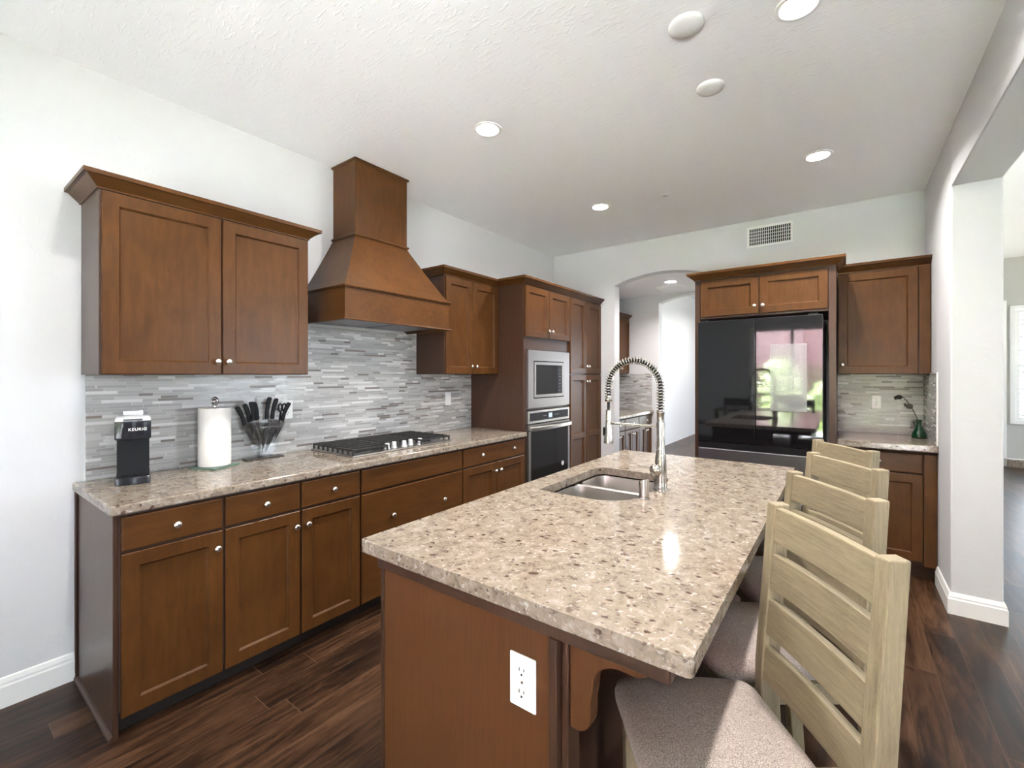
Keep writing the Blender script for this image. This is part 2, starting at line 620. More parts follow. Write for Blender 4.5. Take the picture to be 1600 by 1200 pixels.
def arch_wall(x0, x1, h):
    cx, hw, rise = (AL + AR) / 2, (AR - AL) / 2, AAP - ASP
    rad = (hw * hw + rise * rise) / (2 * rise)
    pts = []
    for k in range(17):
        x = AL + (AR - AL) * k / 16
        pts.append((x, AAP - rad + math.sqrt(max(rad * rad - (x - cx) ** 2, 0))))
    return [(x0, 0), (AL, 0)] + pts + [(AR, 0), (x1, 0), (x1, h), (x0, h)]


struct('wall_far', MB().prism(arch_wall(XW, XR2, 3.3), 'y', YF, YF + 0.143), M['wall'], bevel=0.006)
# right wall, its square end and the header over the wide opening
struct('wall_right', MB().box(XR, XR2, YP, YF - 0.001, 0, 3.3), M['wall'], bevel=0.008)
struct('wall_header', MB().box(XR, XR2, -3.2, YP - 0.001, ZH, 3.3), M['wall'], bevel=0.008)

# baseboards


def baseboard(name, a, b, out):
    """straight baseboard from a to b on the floor, thickness towards the unit vector out."""
    prof = [(0, 0), (0.016, 0), (0.016, 0.088), (0.012, 0.096), (0.012, 0.104), (0.006, 0.122), (0, 0.126)]
    mb = MB()
    lo = [[(p[0] + out[0] * t, p[1] + out[1] * t, z) for t, z in prof] for p in (a, b)]
    mb.loft(lo)
    return struct(name, mb, M['trim'])


baseboard('baseboard_left', (XW, -3.2), (XW, 0.462), (1, 0))
mb = MB()
prof = [(0, 0), (0.016, 0), (0.016, 0.088), (0.012, 0.096), (0.012, 0.104), (0.006, 0.122), (0, 0.126)]
lo = []
for (x, y, ox, oy) in ((XR, 4.13, -1, 0), (XR, YP, -1, -1), (XR2, YP, 1, -1), (XR2, YF, 1, 0)):
    lo.append([(x + ox * t, y + oy * t, z) for t, z in prof])
mb.loft(lo)
struct('baseboard_right', mb, M['trim'])

# butler pantry beyond the arch
YB = 6.25
struct('ceiling_pantry', MB().box(XW, XR, YF + 0.144, YB, 2.53, 2.65), M['ceil'])
struct('wall_pantry_right', MB().box(-0.75, -0.65, YF + 0.144, YB - 0.001, 0, 2.529), M['wall'])
struct('wall_pantry_far', MB().prism(arch_wall(XW, XR2, 3.3), 'y', YB, YB + 0.143), M['wall'], bevel=0.006)
struct('wall_corridor', MB().box(XR, XR2, YF + 0.145, YB - 0.001, 0, 3.3), M['wall'])
# family room and hall
struct('ceiling_family', MB().box(XR2 - 0.05, 6.8, -3.5, 12.8, 3.22, 3.4), M['ceil'])
struct('ceiling_hall', MB().box(XW, XR2 - 0.06, YB + 0.145, 12.8, 3.22, 3.4), M['ceil'])
struct('roof', MB().box(-3.3, 7.4, -3.9, 13.2, 3.5, 3.7), M['roof'])  # unseen slab added over the rooms to keep stray daylight out
struct('wall_hall_far', MB().box(XW, -0.4, 12.6, 12.8, 0, 3.22).box(1.6, 1.95, 12.6, 12.8, 0, 3.22).box(-0.4, 1.6, 12.6, 12.8, 2.4, 3.22), M['wall'])
mb = MB()
for k in (-0.4, 0.6):
    frame_rect(mb, 'y', 12.66, 0.06, k, k + 1.0, 0.0, 2.4, 0.08)
hd_ = struct('door_3', mb, M['trim'])  # unseen glazed door, added to let daylight brighten the hall
MB().box(-0.34, 1.54, 12.685, 12.69, 0.05, 2.35).build('pane', M['glass'], hd_)
struct('wall_hall_return', MB().box(1.85, 1.95, 10.12, 12.6, 0, 3.22), M['wall'])
# wall with shutters, at the far end of the family room
YW = 10.12
mb = MB()
mb.box(1.952, 2.06, YW, YW + 0.15, 0, 3.22).box(3.46, 6.5, YW, YW + 0.15, 0, 3.22)
mb.box(2.06, 3.46, YW, YW + 0.15, 0, 0.70).box(2.06, 3.46, YW, YW + 0.15, 2.44, 3.22)
struct('wall_family_far', mb, M['grey_wall'])
struct('trim_1', MB().box(1.90, 2.005, YW - 0.03, YW - 0.001, 0.127, 2.56), M['trim'])
baseboard('baseboard_family', (2.006, YW), (6.5, YW), (0, -1))
# back wall behind the camera: wide glazed patio door
mb = MB()
mb.box(XW, -1.68, -3.4, -3.2, 0, 3.22).box(1.72, 6.5, -3.4, -3.2, 0, 3.22).box(-1.68, 1.72, -3.4, -3.2, 2.46, 3.22)
struct('wall_back', mb, M['wall'])
# right side wall of the family room with three windows
mb = MB()
ys = [-3.5]
wins = [(-2.4, -0.2), (4.3, 6.5), (7.2, 9.4)]
for a, b in wins:
    mb.box(6.5, 6.7, ys[-1], a, 0, 3.22)
    mb.box(6.5, 6.7, a, b, 0, 0.5).box(6.5, 6.7, a, b, 2.6, 3.22)
    ys.append(b)
mb.box(6.5, 6.7, ys[-1], 12.8, 0, 3.22)
struct('wall_family_right', mb, M['wall'])


for i, (a, b) in enumerate(wins):
    mb = MB()
    frame_rect(mb, 'x', 6.56, 0.06, a, b, 0.5, 2.6, 0.06)
    mb.box(6.56, 6.62, (a + b) / 2 - 0.03, (a + b) / 2 + 0.03, 0.56, 2.54)
    o = struct('window_%d' % (i + 2), mb, M['trim'])
    g = MB().box(6.587, 6.593, a + 0.05, b - 0.05, 0.55, 2.55).build('pane', M['glass'], o)

# shuttered window_1
mb = MB()
frame_rect(mb, 'y', YW - 0.03, 0.10, 2.04, 3.48, 0.66, 2.47, 0.055)
w1 = struct('window_1', mb, M['trim'], bevel=0.004)
for (a, b) in ((2.095, 2.42), (2.425, 2.755), (2.76, 3.09), (3.095, 3.42)):
    mb = MB()
    frame_rect(mb, 'y', YW + 0.0, 0.03, a, b, 0.715, 2.41, 0.05)
    mb.box(a + 0.05, b - 0.05, YW, YW + 0.03, 1.53, 1.58)
    z = 0.80
    while z < 2.35:
        if abs(z - 1.555) > 0.05:
            vs = [(x, YW + 0.015 + dy, z + dz) for x in (a + 0.052, b - 0.052) for dy, dz in ((-0.026, -0.018), (-0.024, -0.022), (0.026, 0.018), (0.024, 0.022))]
            mb.add(vs, [(0, 1, 2, 3), (7, 6, 5, 4), (0, 4, 5, 1), (1, 5, 6, 2), (2, 6, 7, 3), (3, 7, 4, 0)])
        z += 0.066
    mb.build('shutter', M['trim'], w1)
MB().box(2.06, 3.46, YW + 0.08, YW + 0.086, 0.70, 2.44).build('pane', M['glass'], w1)

# low stone ledge below the shuttered window
tag(MB().box(2.006, 4.6, YW - 0.13, YW - 0.018, 0.0, 0.12).build('stone_ledge', M['stone'], bevel=0.01), 'low speckled stone ledge along the floor under the shuttered window', 'ledge')

# patio doors
for n_, (p0, p1) in enumerate(((-1.68, 1.72),)):
    mb = MB()
    frame_rect(mb, 'y', -3.34, 0.08, p0, p1, 0.0, 2.46, 0.05)
    pd = struct('door_%d' % (n_ + 1), mb, M['trim'])
    for a, b, yy in ((0.05, 0.82, -3.30), (0.76, 1.70, -3.325), (1.66, 2.60, -3.325), (2.54, 3.35, -3.30)):
        mb = MB()
        frame_rect(mb, 'y', yy, 0.022, p0 + a, p0 + b, 0.05, 2.41, 0.06)
        s_ = mb.build('sash', M['trim'], pd)
        MB().box(p0 + a + 0.06, p0 + b - 0.06, yy + 0.008, yy + 0.014, 0.11, 2.35).build('pane', M['glass'], s_)

# ================================================================= cabinets
FX = -2.262    # carcass fronts of the left base run (doors stand 20 mm proud)


def shaker(mb, x0, x1, z0, z1, y=0.0, rail=0.056, t=0.02, mid=None):
    """frame-and-panel front facing -y: outer chamfer, recessed panel with a bead; mid = heights of extra rails."""
    def ring(a, b):
        mb.add(a + b, [(i, (i + 1) % 4, 4 + (i + 1) % 4, 4 + i) for i in range(4)])

    def rect(e, yy, zz=None):
        za, zb = zz or (z0, z1)
        return [(x0 + e, yy, za + e), (x1 - e, yy, za + e), (x1 - e, yy, zb - e), (x0 + e, yy, zb - e)]
    back, side, front = rect(0, y), rect(0, y - t + 0.003), rect(0.003, y - t)
    mb.add(back, [(0, 1, 2, 3)])
    ring(back, side)
    ring(side, front)
    if mid is None:
        spans = [(z0, z1)]
        inner = rect(rail, y - t)
        ring(front, inner)
    else:
        spans = [(z0, mid + rail * 0.5), (mid - rail * 0.5, z1)]
        xa, xb, ea, eb = x0 + rail, x1 - rail, x0 + 0.003, x1 - 0.003
        zs = [z0 + 0.003, z0 + rail, mid - rail / 2, mid + rail / 2, z1 - rail, z1 - 0.003]
        for p0, p1, q0, q1 in ((ea, xa, zs[0], zs[5]), (xb, eb, zs[0], zs[5]), (xa, xb, zs[0], zs[1]), (xa, xb, zs[2], zs[3]), (xa, xb, zs[4], zs[5])):
            mb.add([(p0, y - t, q0), (p1, y - t, q0), (p1, y - t, q1), (p0, y - t, q1)], [(0, 1, 2, 3)])
        spans = [(z0, mid - rail / 2 + rail), (mid + rail / 2 - rail, z1)]
    for sp in spans:
        a = rect(rail, y - t, sp)
        b = rect(rail + 0.001, y - t + 0.004, sp)
        c = rect(rail + 0.008, y - t + 0.011, sp)
        ring(a, b)
        ring(b, c)
        mb.add(c, [(0, 1, 2, 3)])
    return mb


def slab(mb, x0, x1, z0, z1, y=0.0, t=0.02):
    e = 0.006
    lo = []
    for d, yy in ((0, y), (0, y - t + e), (0.002, y - t + 0.002), (e, y - t)):
        lo.append([(x0 + d, yy, z0 + d), (x1 - d, yy, z0 + d), (x1 - d, yy, z1 - d), (x0 + d, yy, z1 - d)])
    return mb.loft(lo)


KNOB = [(0.0065, 0.0), (0.0065, 0.004), (0.005, 0.008), (0.006, 0.013), (0.0135, 0.017), (0.0155, 0.021), (0.0145, 0.026), (0.009, 0.030), (0.002, 0.031)]
knob_mesh = None


def knob(parent, x, z, y=-0.02):
    global knob_mesh
    if knob_mesh is None:
        o = MB().lathe(KNOB, axis='-y', n=18).build('knob', M['nickel'], parent, smooth=60)
        knob_mesh = o.data
    else:
        o = bpy.data.objects.new('knob', knob_mesh)
        COL.objects.link(o)
        o.parent = parent
    o.location = (x, y, z)
    return o


def door(parent, x0, x1, z0, z1, kn=None, mid=None, rail=0.056, name='door'):
    d = shaker(MB(), x0, x1, z0, z1, mid=mid, rail=rail).build(name, M['wood'], parent)
    if kn:
        knob(d, kn[0], kn[1])
    return d


def drawer(parent, x0, x1, z0, z1, kns=()):
    d = slab(MB(), x0, x1, z0, z1).build('drawer', M['wood_h'], parent)
    for k in kns:
        knob(d, k[0], k[1])
    return d


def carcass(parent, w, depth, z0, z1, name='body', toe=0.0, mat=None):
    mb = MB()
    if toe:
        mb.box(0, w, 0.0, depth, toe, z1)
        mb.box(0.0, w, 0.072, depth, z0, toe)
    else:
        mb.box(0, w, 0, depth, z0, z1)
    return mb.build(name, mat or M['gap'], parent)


CROWN = [(0, 0), (0.008, 0), (0.008, 0.006), (0.045, 0.042), (0.052, 0.044), (0.058, 0.044), (0.058, 0.062), (0, 0.062)]


def sweep(mb, path, prof, z0):
    """profile (outward, up) swept along a plan path with mitred corners; outward = right of travel."""
    P = [Vector(p) for p in path]
    lo = []
    for i, p in enumerate(P):
        ns = []
        for a, b in ((i - 1, i), (i, i + 1)):
            if a >= 0 and b < len(P):
                d = (P[b] - P[a]).normalized()
                ns.append(Vector((d.y, -d.x)))
        m = ns[0] if len(ns) == 1 else (ns[0] + ns[1]) / (1 + ns[0].dot(ns[1]))
        lo.append([(p.x + m.x * o, p.y + m.y * o, z0 + u) for o, u in prof])
    return mb.loft(lo)


LB = R(90)      # units on the left wall: local x runs to the far wall, local -y looks into the kitchen


def left_unit(name, label, cat, y0, front=FX, z=0.0, group=None):
    return thing(name, label, cat, (front, y0, z), LB, group)


DB = FX - XW - 0.002   # depth of the base carcasses
ZT, ZDB, ZDT, ZD0 = 0.862, 0.727, 0.717, 0.082
BG = 'base cabinets under the long counter'
# A: single drawer and door, with the end panel
u = left_unit('base_cabinet', 'brown base cabinet at the near end of the long counter, one drawer over one door', 'cabinet', 0.487, group=BG)
carcass(u, 0.361, DB, 0, 0.874, toe=0.10)
MB().box(-0.017, 0.0, -0.001, DB, 0, 0.874).build('end_panel', M['wood_side'], u, bevel=0.002)
MB().box(-0.026, -0.0175, DB - 0.022, DB, 0.03, 0.874).build('scribe_moulding', M['wood_side'], u, bevel=0.002)
mb = MB()
sweep(mb, [(-0.017, DB - 0.001), (-0.017, -0.001), (0.36, -0.001)][:2], [(0, 0), (0.014, 0), (0.013, 0.010), (0.006, 0.018), (0, 0.02)], 0.0)
mb.build('shoe_moulding', M['wood_side'], u)
drawer(u, 0.005, 0.357, ZDB, ZT, [(0.181, 0.792)])
door(u, 0.005, 0.357, ZD0, ZDT, (0.33, 0.645))
# B + C
u = left_unit('base_cabinet', 'brown base cabinet below the paper towels and knives, two drawers over a pair of doors', 'cabinet', 0.849, group=BG)
carcass(u, 0.710, DB, 0, 0.874, toe=0.10)
drawer(u, 0.006, 0.350, ZDB, ZT, [(0.178, 0.793)])
drawer(u, 0.361, 0.704, ZDB, ZT, [(0.533, 0.793)])
door(u, 0.006, 0.350, ZD0, ZDT, (0.325, 0.643))
door(u, 0.361, 0.704, ZD0, ZDT, (0.386, 0.643))
# D
u = left_unit('base_cabinet', 'wide brown base cabinet under the gas cooktop with plain false front and tall drawer', 'cabinet', 1.560, group=BG)
carcass(u, 0.861, DB, 0, 0.874, toe=0.10)
slab(MB(), 0.006, 0.855, ZDB, ZT).build('false_front', M['wood_h'], u)
drawer(u, 0.006, 0.855, ZD0, ZDT, [(0.22, 0.553), (0.655, 0.553)])
# E
u = left_unit('base_cabinet', 'brown base cabinet beside the oven tower, one wide two-knob drawer over two doors', 'cabinet', 2.422, group=BG)
carcass(u, 0.792, DB, 0, 0.874, toe=0.10)
drawer(u, 0.006, 0.786, ZDB, ZT, [(0.20, 0.80), (0.606, 0.80)])
door(u, 0.006, 0.393, ZD0, ZDT, (0.365, 0.651))
door(u, 0.399, 0.786, ZD0, ZDT, (0.427, 0.651))
# toe kick board running below the whole run
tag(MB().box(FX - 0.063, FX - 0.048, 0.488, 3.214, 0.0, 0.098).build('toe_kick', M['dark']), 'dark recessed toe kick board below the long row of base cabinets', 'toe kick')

# long counter
XC = -2.222
mb = MB().box(XW + 0.001, XC, 0.455, 3.214, 0.876, 0.914)
tag(mb.build('countertop', M['granite'], bevel=0.006, seg=3), 'long speckled beige granite counter along the left wall, holding the cooktop', 'countertop')

# mosaic backsplash
mb = MB().prism([(0.50, 0.9145), (3.214, 0.9145), (3.214, 1.418), (2.53, 1.418), (2.53, 1.744), (1.415, 1.744), (1.415, 1.418), (0.50, 1.418)], 'x', XW + 0.001, XW + 0.009)
tag(mb.build('tile_backsplash', M['mosaic']), 'grey glass mosaic backsplash behind the long counter and cooktop', 'backsplash')

# wall cabinets
UX = -2.552
DU = UX - XW - 0.002


def upper(name, label, y0, w, z0, z1, doors, group, crown_path, front=UX, dep=DU, side=True):
    u = left_unit(name, label, 'cabinet', y0, front, 0, group)
    mb = MB().box(0, w, 0, dep, z0, z1)
    mb.build('body', M['wood_side'], u, bevel=0.002)
    for x0, x1, kx in doors:
        door(u, x0, x1, z0 + 0.003, z1 - 0.012, (kx, z0 + 0.066))
    if crown_path:
        sweep(MB(), crown_path, CROWN, z1 - 0.004).build('crown_moulding', M['wood_h'], u)
    return u


UG = 'wall cabinets on the left wall'
upper('upper_cabinet', 'large two-door brown wall cabinet above the coffee maker and paper towels', 0.485, 0.924, 1.414, 2.213,
      [(0.006, 0.461, 0.44), (0.469, 0.918, 0.49)], UG, [(0, DU), (0, 0), (0.924, 0), (0.924, DU)])
upper('upper_cabinet', 'narrow two-door brown wall cabinet between the range hood and the oven tower', 2.535, 0.677, 1.418, 2.213,
      [(0.006, 0.322, 0.296), (0.328, 0.671, 0.356)], UG, [(0, DU), (0, 0), (0.6815, 0)])

# oven tower and pantry
DT = FX - XW - 0.002
u = left_unit('oven_tower_cabinet', 'tall brown cabinet housing the microwave and wall oven', 'cabinet', 3.217)
mb = MB().box(0, 0.80, 0.0, DT, 1.74, 2.218).box(0, 0.045, 0.0, DT, 0.0, 1.74).box(0.773, 0.80, 0.0, DT, 0.0, 1.74)
mb.box(0.045, 0.773, 0.0, DT, 1.641, 1.74).box(0.045, 0.773, 0.0, DT, 1.094, 1.112).box(0.045, 0.773, 0.0, DT, 0.10, 0.36).box(0.045, 0.773, DT - 0.02, DT, 0.36, 1.641)
mb.box(0.045, 0.773, 0.06, DT, 0.0, 0.10)
mb.build('body', M['wood_side'], u, bevel=0.002)
door(u, 0.008, 0.396, 1.752, 2.204, (0.37, 1.822))
door(u, 0.404, 0.794, 1.752, 2.204, (0.43, 1.822))
drawer(u, 0.008, 0.794, 0.11, 0.35, [(0.2, 0.23), (0.6, 0.23)])
sweep(MB(), [(0, DT - DU - 0.002), (0, 0), (0.80, 0)], CROWN, 2.214).build('crown_moulding', M['wood_h'], u)

u = left_unit('pantry_cabinet', 'tall brown four-door pantry cabinet in the corner beyond the oven', 'cabinet', 4.019)
carcass(u, 0.722, DT, 0, 2.218, toe=0.10, mat=M['wood_side'])
for a, b, k in ((0.008, 0.356, 0.332), (0.364, 0.716, 0.388)):
    door(u, a, b, 1.424, 2.204, (k, 1.501))
    door(u, a, b, 0.09, 1.412, (k, 1.342), mid=0.772)
sweep(MB(), [(0, 0), (0.664, 0), (0.664, 0.012), (0.722, 0.012)][:2] + [(0.722, 0)], CROWN, 2.214).build('crown_moulding', M['wood_h'], u)

# microwave (built in)
OX = FX + 0.022
t = left_unit('microwave', 'stainless built-in microwave above the wall oven', 'microwave', 3.217, OX)
mb = MB()
W0, W1, Z0, Z1 = 0.043, 0.776, 1.115, 1.637
I0, I1, J0, J1 = 0.128, 0.662, 1.198, 1.54
mb.box(W0, I0, 0, 0.022, Z0, Z1).box(I1, W1, 0, 0.022, Z0, Z1).box(I0, I1, 0, 0.022, Z0, J0).box(I0, I1, 0, 0.022, J1, Z1)
mb.build('trim_kit', M['steel'], t)
MB().box(I0 + 0.005, I1 - 0.005, 0.012, 0.45, J0 + 0.005, J1 - 0.005).build('body', M['black'], t)
mb = MB()
frame_rect(mb, 'y', -0.004, 0.02, I0 + 0.008, I1 - 0.008, J0 + 0.008, J1 - 0.008, 0.028)
dr = mb.build('door', M['steel'], t, bevel=0.002)
MB().box(I0 + 0.036, 0.548, 0.001, 0.012, J0 + 0.036, J1 - 0.036).build('window', M['oven_glass'], dr)
cp = MB().box(0.549, I1 - 0.036, 0.001, 0.012, J0 + 0.036, J1 - 0.036).build('control_panel', M['black_gloss'], t)
for k in range(7):
    MB().box(0.584, 0.598, 0.0004, 0.001, 1.262 + k * 0.033, 1.265 + k * 0.033).build('button_mark', M['silver'], cp)

# wall oven
t = left_unit('built_in_oven', 'stainless wall oven with black glass door below the microwave', 'oven', 3.217, OX)
Z0, Z1 = 0.372, 1.091
MB().box(0.05, 0.768, 0.024, 0.55, Z0 + 0.005, Z1 - 0.005).build('body', M['black'], t)
mb = MB()
frame_rect(mb, 'y', 0.0, 0.023, W0, W1, 0.975, Z1, 0.022)
cf = mb.build('control_frame', M['steel_h'], t, bevel=0.002)
cp = MB().box(W0 + 0.022, W1 - 0.022, 0.004, 0.02, 0.997, Z1 - 0.022).build('control_panel', M['black_gloss'], t)
MB().box(0.39, 0.45, 0.0025, 0.004, 1.012, 1.055).build('display', M['display'], cp)
for k in (0.30, 0.33, 0.50, 0.53, 0.56):
    MB().box(k, k + 0.012, 0.003, 0.004, 1.032, 1.035).build('button_mark', M['silver'], cp)
mb = MB()
frame_rect(mb, 'y', -0.006, 0.029, W0, W1, Z0, 0.966, 0.036)
dr = mb.build('door', M['steel'], t, bevel=0.003)
MB().box(W0 + 0.036, W1 - 0.036, -0.003, 0.02, Z0 + 0.036, 0.93).build('window', M['oven_glass'], dr)
# broad bowed handle under the control panel
lo = []
for k in range(13):
    s_ = k / 12.0
    x = W0 + 0.004 + (W1 - W0 - 0.008) * s_
    bow = 0.018 + 0.034 * (1 - (2 * s_ - 1) ** 2)
    lo.append([(x, -bow, 0.908), (x, -bow - 0.012, 0.914), (x, -bow - 0.012, 0.945), (x, -bow, 0.951)])
MB().loft(lo).build('handle', M['steel_h'], dr, bevel=0.002, smooth=40)
for a, b in ((W0 + 0.002, W0 + 0.03), (W1 - 0.03, W1 - 0.002)):
    MB().box(a, b, -0.022, -0.004, 0.91, 0.95).build('handle_mount', M['steel_h'], dr)
st = MB().lathe([(0.022, 0.0), (0.022, 0.0008)], (0.637, -0.0035, 0.545), '-y', 24).build('sticker', M['white'], dr)
st['label'] = 'round white sticker'
MB().box(0.625, 0.649, -0.0047, -0.0043, 0.549, 0.552).box(0.628, 0.646, -0.0047, -0.0043, 0.541, 0.543).box(0.633, 0.641, -0.0047, -0.0043, 0.534, 0.536).build('sticker_print', M['slot'], dr)

# ----------------------------------------------------------------- range hood
t = thing('range_hood', 'tapered brown wood range hood rising to the ceiling above the cooktop', 'range hood', (XW + 0.001, 1.992, 0))
HW, HD = 0.438, 0.485   # half width and depth of the apron
CW, CD = 0.216, 0.262   # chimney


def u_path(hw, d):
    return [(0, -hw), (d, -hw), (d, hw), (0, hw)]


MB().box(0, CD, -CW, CW, 2.35, ZC - 0.001).build('chimney', M['wood'], t, bevel=0.003)
for (a, b) in ((-CW - 0.004, -CW + 0.012), (CW - 0.012, CW + 0.004)):
    MB().box(CD - 0.012, CD + 0.004, a, b, 2.352, ZC - 0.022).build('corner_bead', M['wood'], t, bevel=0.003)
lo = [[(x, y, z) for x, y in ((0, -w), (d, -w), (d, w), (0, w))] for z, w, d in ((1.955, HW, HD), (2.349, CW, CD))]
mb = MB()
steps = []
for k in range(9):
    s_ = k / 8
    e = s_ ** 0.92
    w, d = HW + (CW - HW) * e, HD + (CD - HD) * e
    steps.append([(0, -w, 1.956 + 0.394 * s_), (d, -w, 1.956 + 0.394 * s_), (d, w, 1.956 + 0.394 * s_), (0, w, 1.956 + 0.394 * s_)])
mb.loft(steps)
mb.build('canopy', M['wood'], t)
LIP = [(0, 0), (0.010, 0), (0.015, 0.006), (0.015, 0.012), (0.010, 0.018), (0, 0.018)]
sweep(MB(), u_path(CW, CD), LIP, ZC - 0.020).build('top_moulding', M['wood_h'], t)
sweep(MB(), u_path(CW, CD), LIP, 2.343).build('neck_moulding', M['wood_h'], t)
mb = MB()
frame = [(0, -HW), (HD, -HW), (HD, HW), (0, HW)]
mb.box(0, HD, -HW, -HW + 0.02, 1.755, 1.955).box(0, HD, HW - 0.02, HW, 1.755, 1.955).box(HD - 0.02, HD, -HW + 0.02, HW - 0.02, 1.755, 1.955)
mb.build('apron', M['wood_h'], t)
sweep(MB(), u_path(HW, HD), LIP, 1.944).build('shoulder_moulding', M['wood_h'], t)
sweep(MB(), u_path(HW, HD), [(0, 0), (0.016, 0), (0.018, 0.004), (0.016, 0.010), (0, 0.012)], 1.746).build('bottom_moulding', M['wood_h'], t)
MB().box(0.002, HD - 0.021, -HW + 0.021, HW - 0.021, 1.764, 1.79).build('filter_panel', M['black_steel'], t)
MB().box(0.05, HD - 0.06, -HW + 0.06, -0.01, 1.757, 1.7635).build('filter', M['black_steel'], t)
MB().box(0.05, HD - 0.06, 0.01, HW - 0.06, 1.757, 1.7635).build('filter', M['black_steel'], t)

# ----------------------------------------------------------------- far wall: refrigerator surround
FY = 4.05      # carcass front; doors stand proud to 4.03
t = thing('refrigerator_surround', 'brown cabinet over the refrigerator with tall side panels and two doors', 'cabinet', (-1.035, FY, 0))
DF = YF - FY - 0.002
MB().box(0, 0.042, -0.012, DF, 0, 2.222).build('side_panel', M['wood_side'], t, bevel=0.002)
MB().box(0.940, 0.985, -0.012, DF, 0, 2.222).build('side_panel', M['wood_side'], t, bevel=0.002)
MB().box(0.043, 0.939, 0, DF, 1.888, 2.222).build('body', M['wood_side'], t)
door(t, 0.046, 0.484, 1.905, 2.206, (0.458, 1.965))
door(t, 0.490, 0.936, 1.905, 2.206, (0.516, 1.965))
sweep(MB(), [(0, DF), (0, -0.012), (0.985, -0.012), (0.985, 0.275)], CROWN, 2.216).build('crown_moulding', M['wood_h'], t)

# refrigerator
RY = 3.925
t = thing('refrigerator', 'black glass french door refrigerator set into the brown surround', 'refrigerator', (-0.985, RY, 0))
MB().box(0.006, 0.858, 0.062, 0.78, 0.02, 1.835).build('body', M['black_steel'], t, bevel=0.004)
MB().box(0.012, 0.85, 0.05, 0.062, 0.02, 1.83).build('gasket', M['rubber'], t)
for a, b in ((0.004, 0.4255), (0.4305, 0.858)):
    dd = MB().box(a, b, 0.004, 0.05, 0.872, 1.852).build('door', M['black_steel'], t, bevel=0.003)
    MB().box(a + 0.001, b - 0.001, 0.0, 0.0035, 0.874, 1.850).build('glass_front', M['black_glass'], dd)
mb = MB().box(0.004, 0.858, 0.012, 0.05, 0.815, 0.868)
mb.build('drawer_grip', M['black'], t)
MB().box(0.004, 0.858, 0.004, 0.05, 0.46, 0.813).build('drawer', M['black_steel'], t, bevel=0.005)
MB().box(0.004, 0.858, 0.004, 0.05, 0.10, 0.455).build('drawer', M['black_steel'], t, bevel=0.005)
MB().box(0.02, 0.85, 0.03, 0.06, 0.0, 0.095).build('kick_plate', M['black'], t)
for x in (0.05, 0.80):
    MB().box(x - 0.03, x + 0.03, 0.02, 0.10, 1.853, 1.866).build('hinge_cover', M['black'], t)
tag(MB().box(-0.458, -0.222, RY - 0.0016, RY - 0.0006, 1.140, 1.645).build('paper_sheet', M['sheet']), 'pale translucent sheet on the right refrigerator door', 'sheet')

# right nook: wall cabinet, base cabinet, counter, tile
NY = 4.43
t = thing('upper_cabinet', 'single-door brown wall cabinet at the right of the refrigerator', 'cabinet', (-0.048, NY, 0))
MB().box(0, 0.552, 0, YF - NY - 0.002, 1.418, 2.222).build('body', M['wood_side'], t, bevel=0.002)
door(t, 0.006, 0.480, 1.421, 2.206, (0.032, 1.492))
MB().box(0.486, 0.548, -0.018, 0, 1.421, 2.214).build('filler_strip', M['wood'], t, bevel=0.002)
sweep(MB(), [(0.0, 0), (0.552, 0)], CROWN, 2.216).build('crown_moulding', M['wood_h'], t)
BY = 4.16
t = thing('base_cabinet', 'brown base cabinet in the right nook, one drawer over one door', 'cabinet', (-0.048, BY, 0))
carcass(t, 0.552, YF - BY - 0.002, 0, 0.886, toe=0.10)
drawer(t, 0.006, 0.478, 0.735, 0.868, [(0.242, 0.805)])
door(t, 0.006, 0.478, 0.125, 0.722, (0.032, 0.65))
MB().box(0.484, 0.550, -0.018, 0, 0.10, 0.868).build('filler_strip', M['wood'], t, bevel=0.002)
tag(MB().box(-0.049, XR - 0.001, 4.105, YF - 0.001, 0.888, 0.935).build('countertop', M['granite'], bevel=0.006, seg=3), 'small granite counter in the right nook under the green vase', 'countertop')
tag(MB().box(-0.049, XR - 0.010, YF - 0.009, YF - 0.001, 0.9355, 1.417).build('tile_backsplash', M['mosaic']), 'grey mosaic backsplash behind the green vase, beside the refrigerator', 'backsplash')
tag(MB().box(XR - 0.009, XR - 0.001, 4.13, YF - 0.001, 0.9355, 1.430).build('tile_backsplash', M['mosaic']), 'narrow mosaic backsplash return on the right side wall', 'backsplash')
struct('trim_2', MB().box(XR - 0.010, XR - 0.001, 4.118, 4.129, 0.9355, 1.430), M['trim'])

# ----------------------------------------------------------------- pantry cabinets seen through the arch
PX = -2.20
PY0 = YF + 0.145
for i, (a, w, lab) in enumerate(((PY0, 0.40, 'dark brown pantry base cabinet just inside the arch, left of its neighbours'),
                                 (PY0 + 0.401, 0.46, 'dark brown pantry base cabinet in the middle of the row through the arch'),
                                 (PY0 + 0.862, 0.49, 'dark brown pantry base cabinet at the far end of the row through the arch'))):
    t = thing('base_cabinet', lab, 'cabinet', (PX, a, 0), LB, 'base cabinets in the butler pantry')
    carcass(t, w, PX - XW - 0.002, 0, 0.874, toe=0.10)
    drawer(t, 0.006, w - 0.006, ZDB, ZT, [(w / 2, 0.795)])
    door(t, 0.006, w / 2 - 0.003, ZD0, ZDT, (w / 2 - 0.028, 0.66), rail=0.045)
    door(t, w / 2 + 0.003, w - 0.006, ZD0, ZDT, (w / 2 + 0.028, 0.66), rail=0.045)
tag(MB().box(XW + 0.001, -2.155, PY0, YB - 0.001, 0.876, 0.914).build('countertop', M['granite'], bevel=0.006), 'granite counter in the pantry beyond the arch', 'countertop')
tag(MB().box(XW + 0.001, -2.18, YB - 0.009, YB - 0.001, 0.9145, 1.43).build('tile_backsplash', M['mosaic']), 'beige mosaic backsplash at the end of the pantry counter beyond the arch', 'backsplash')
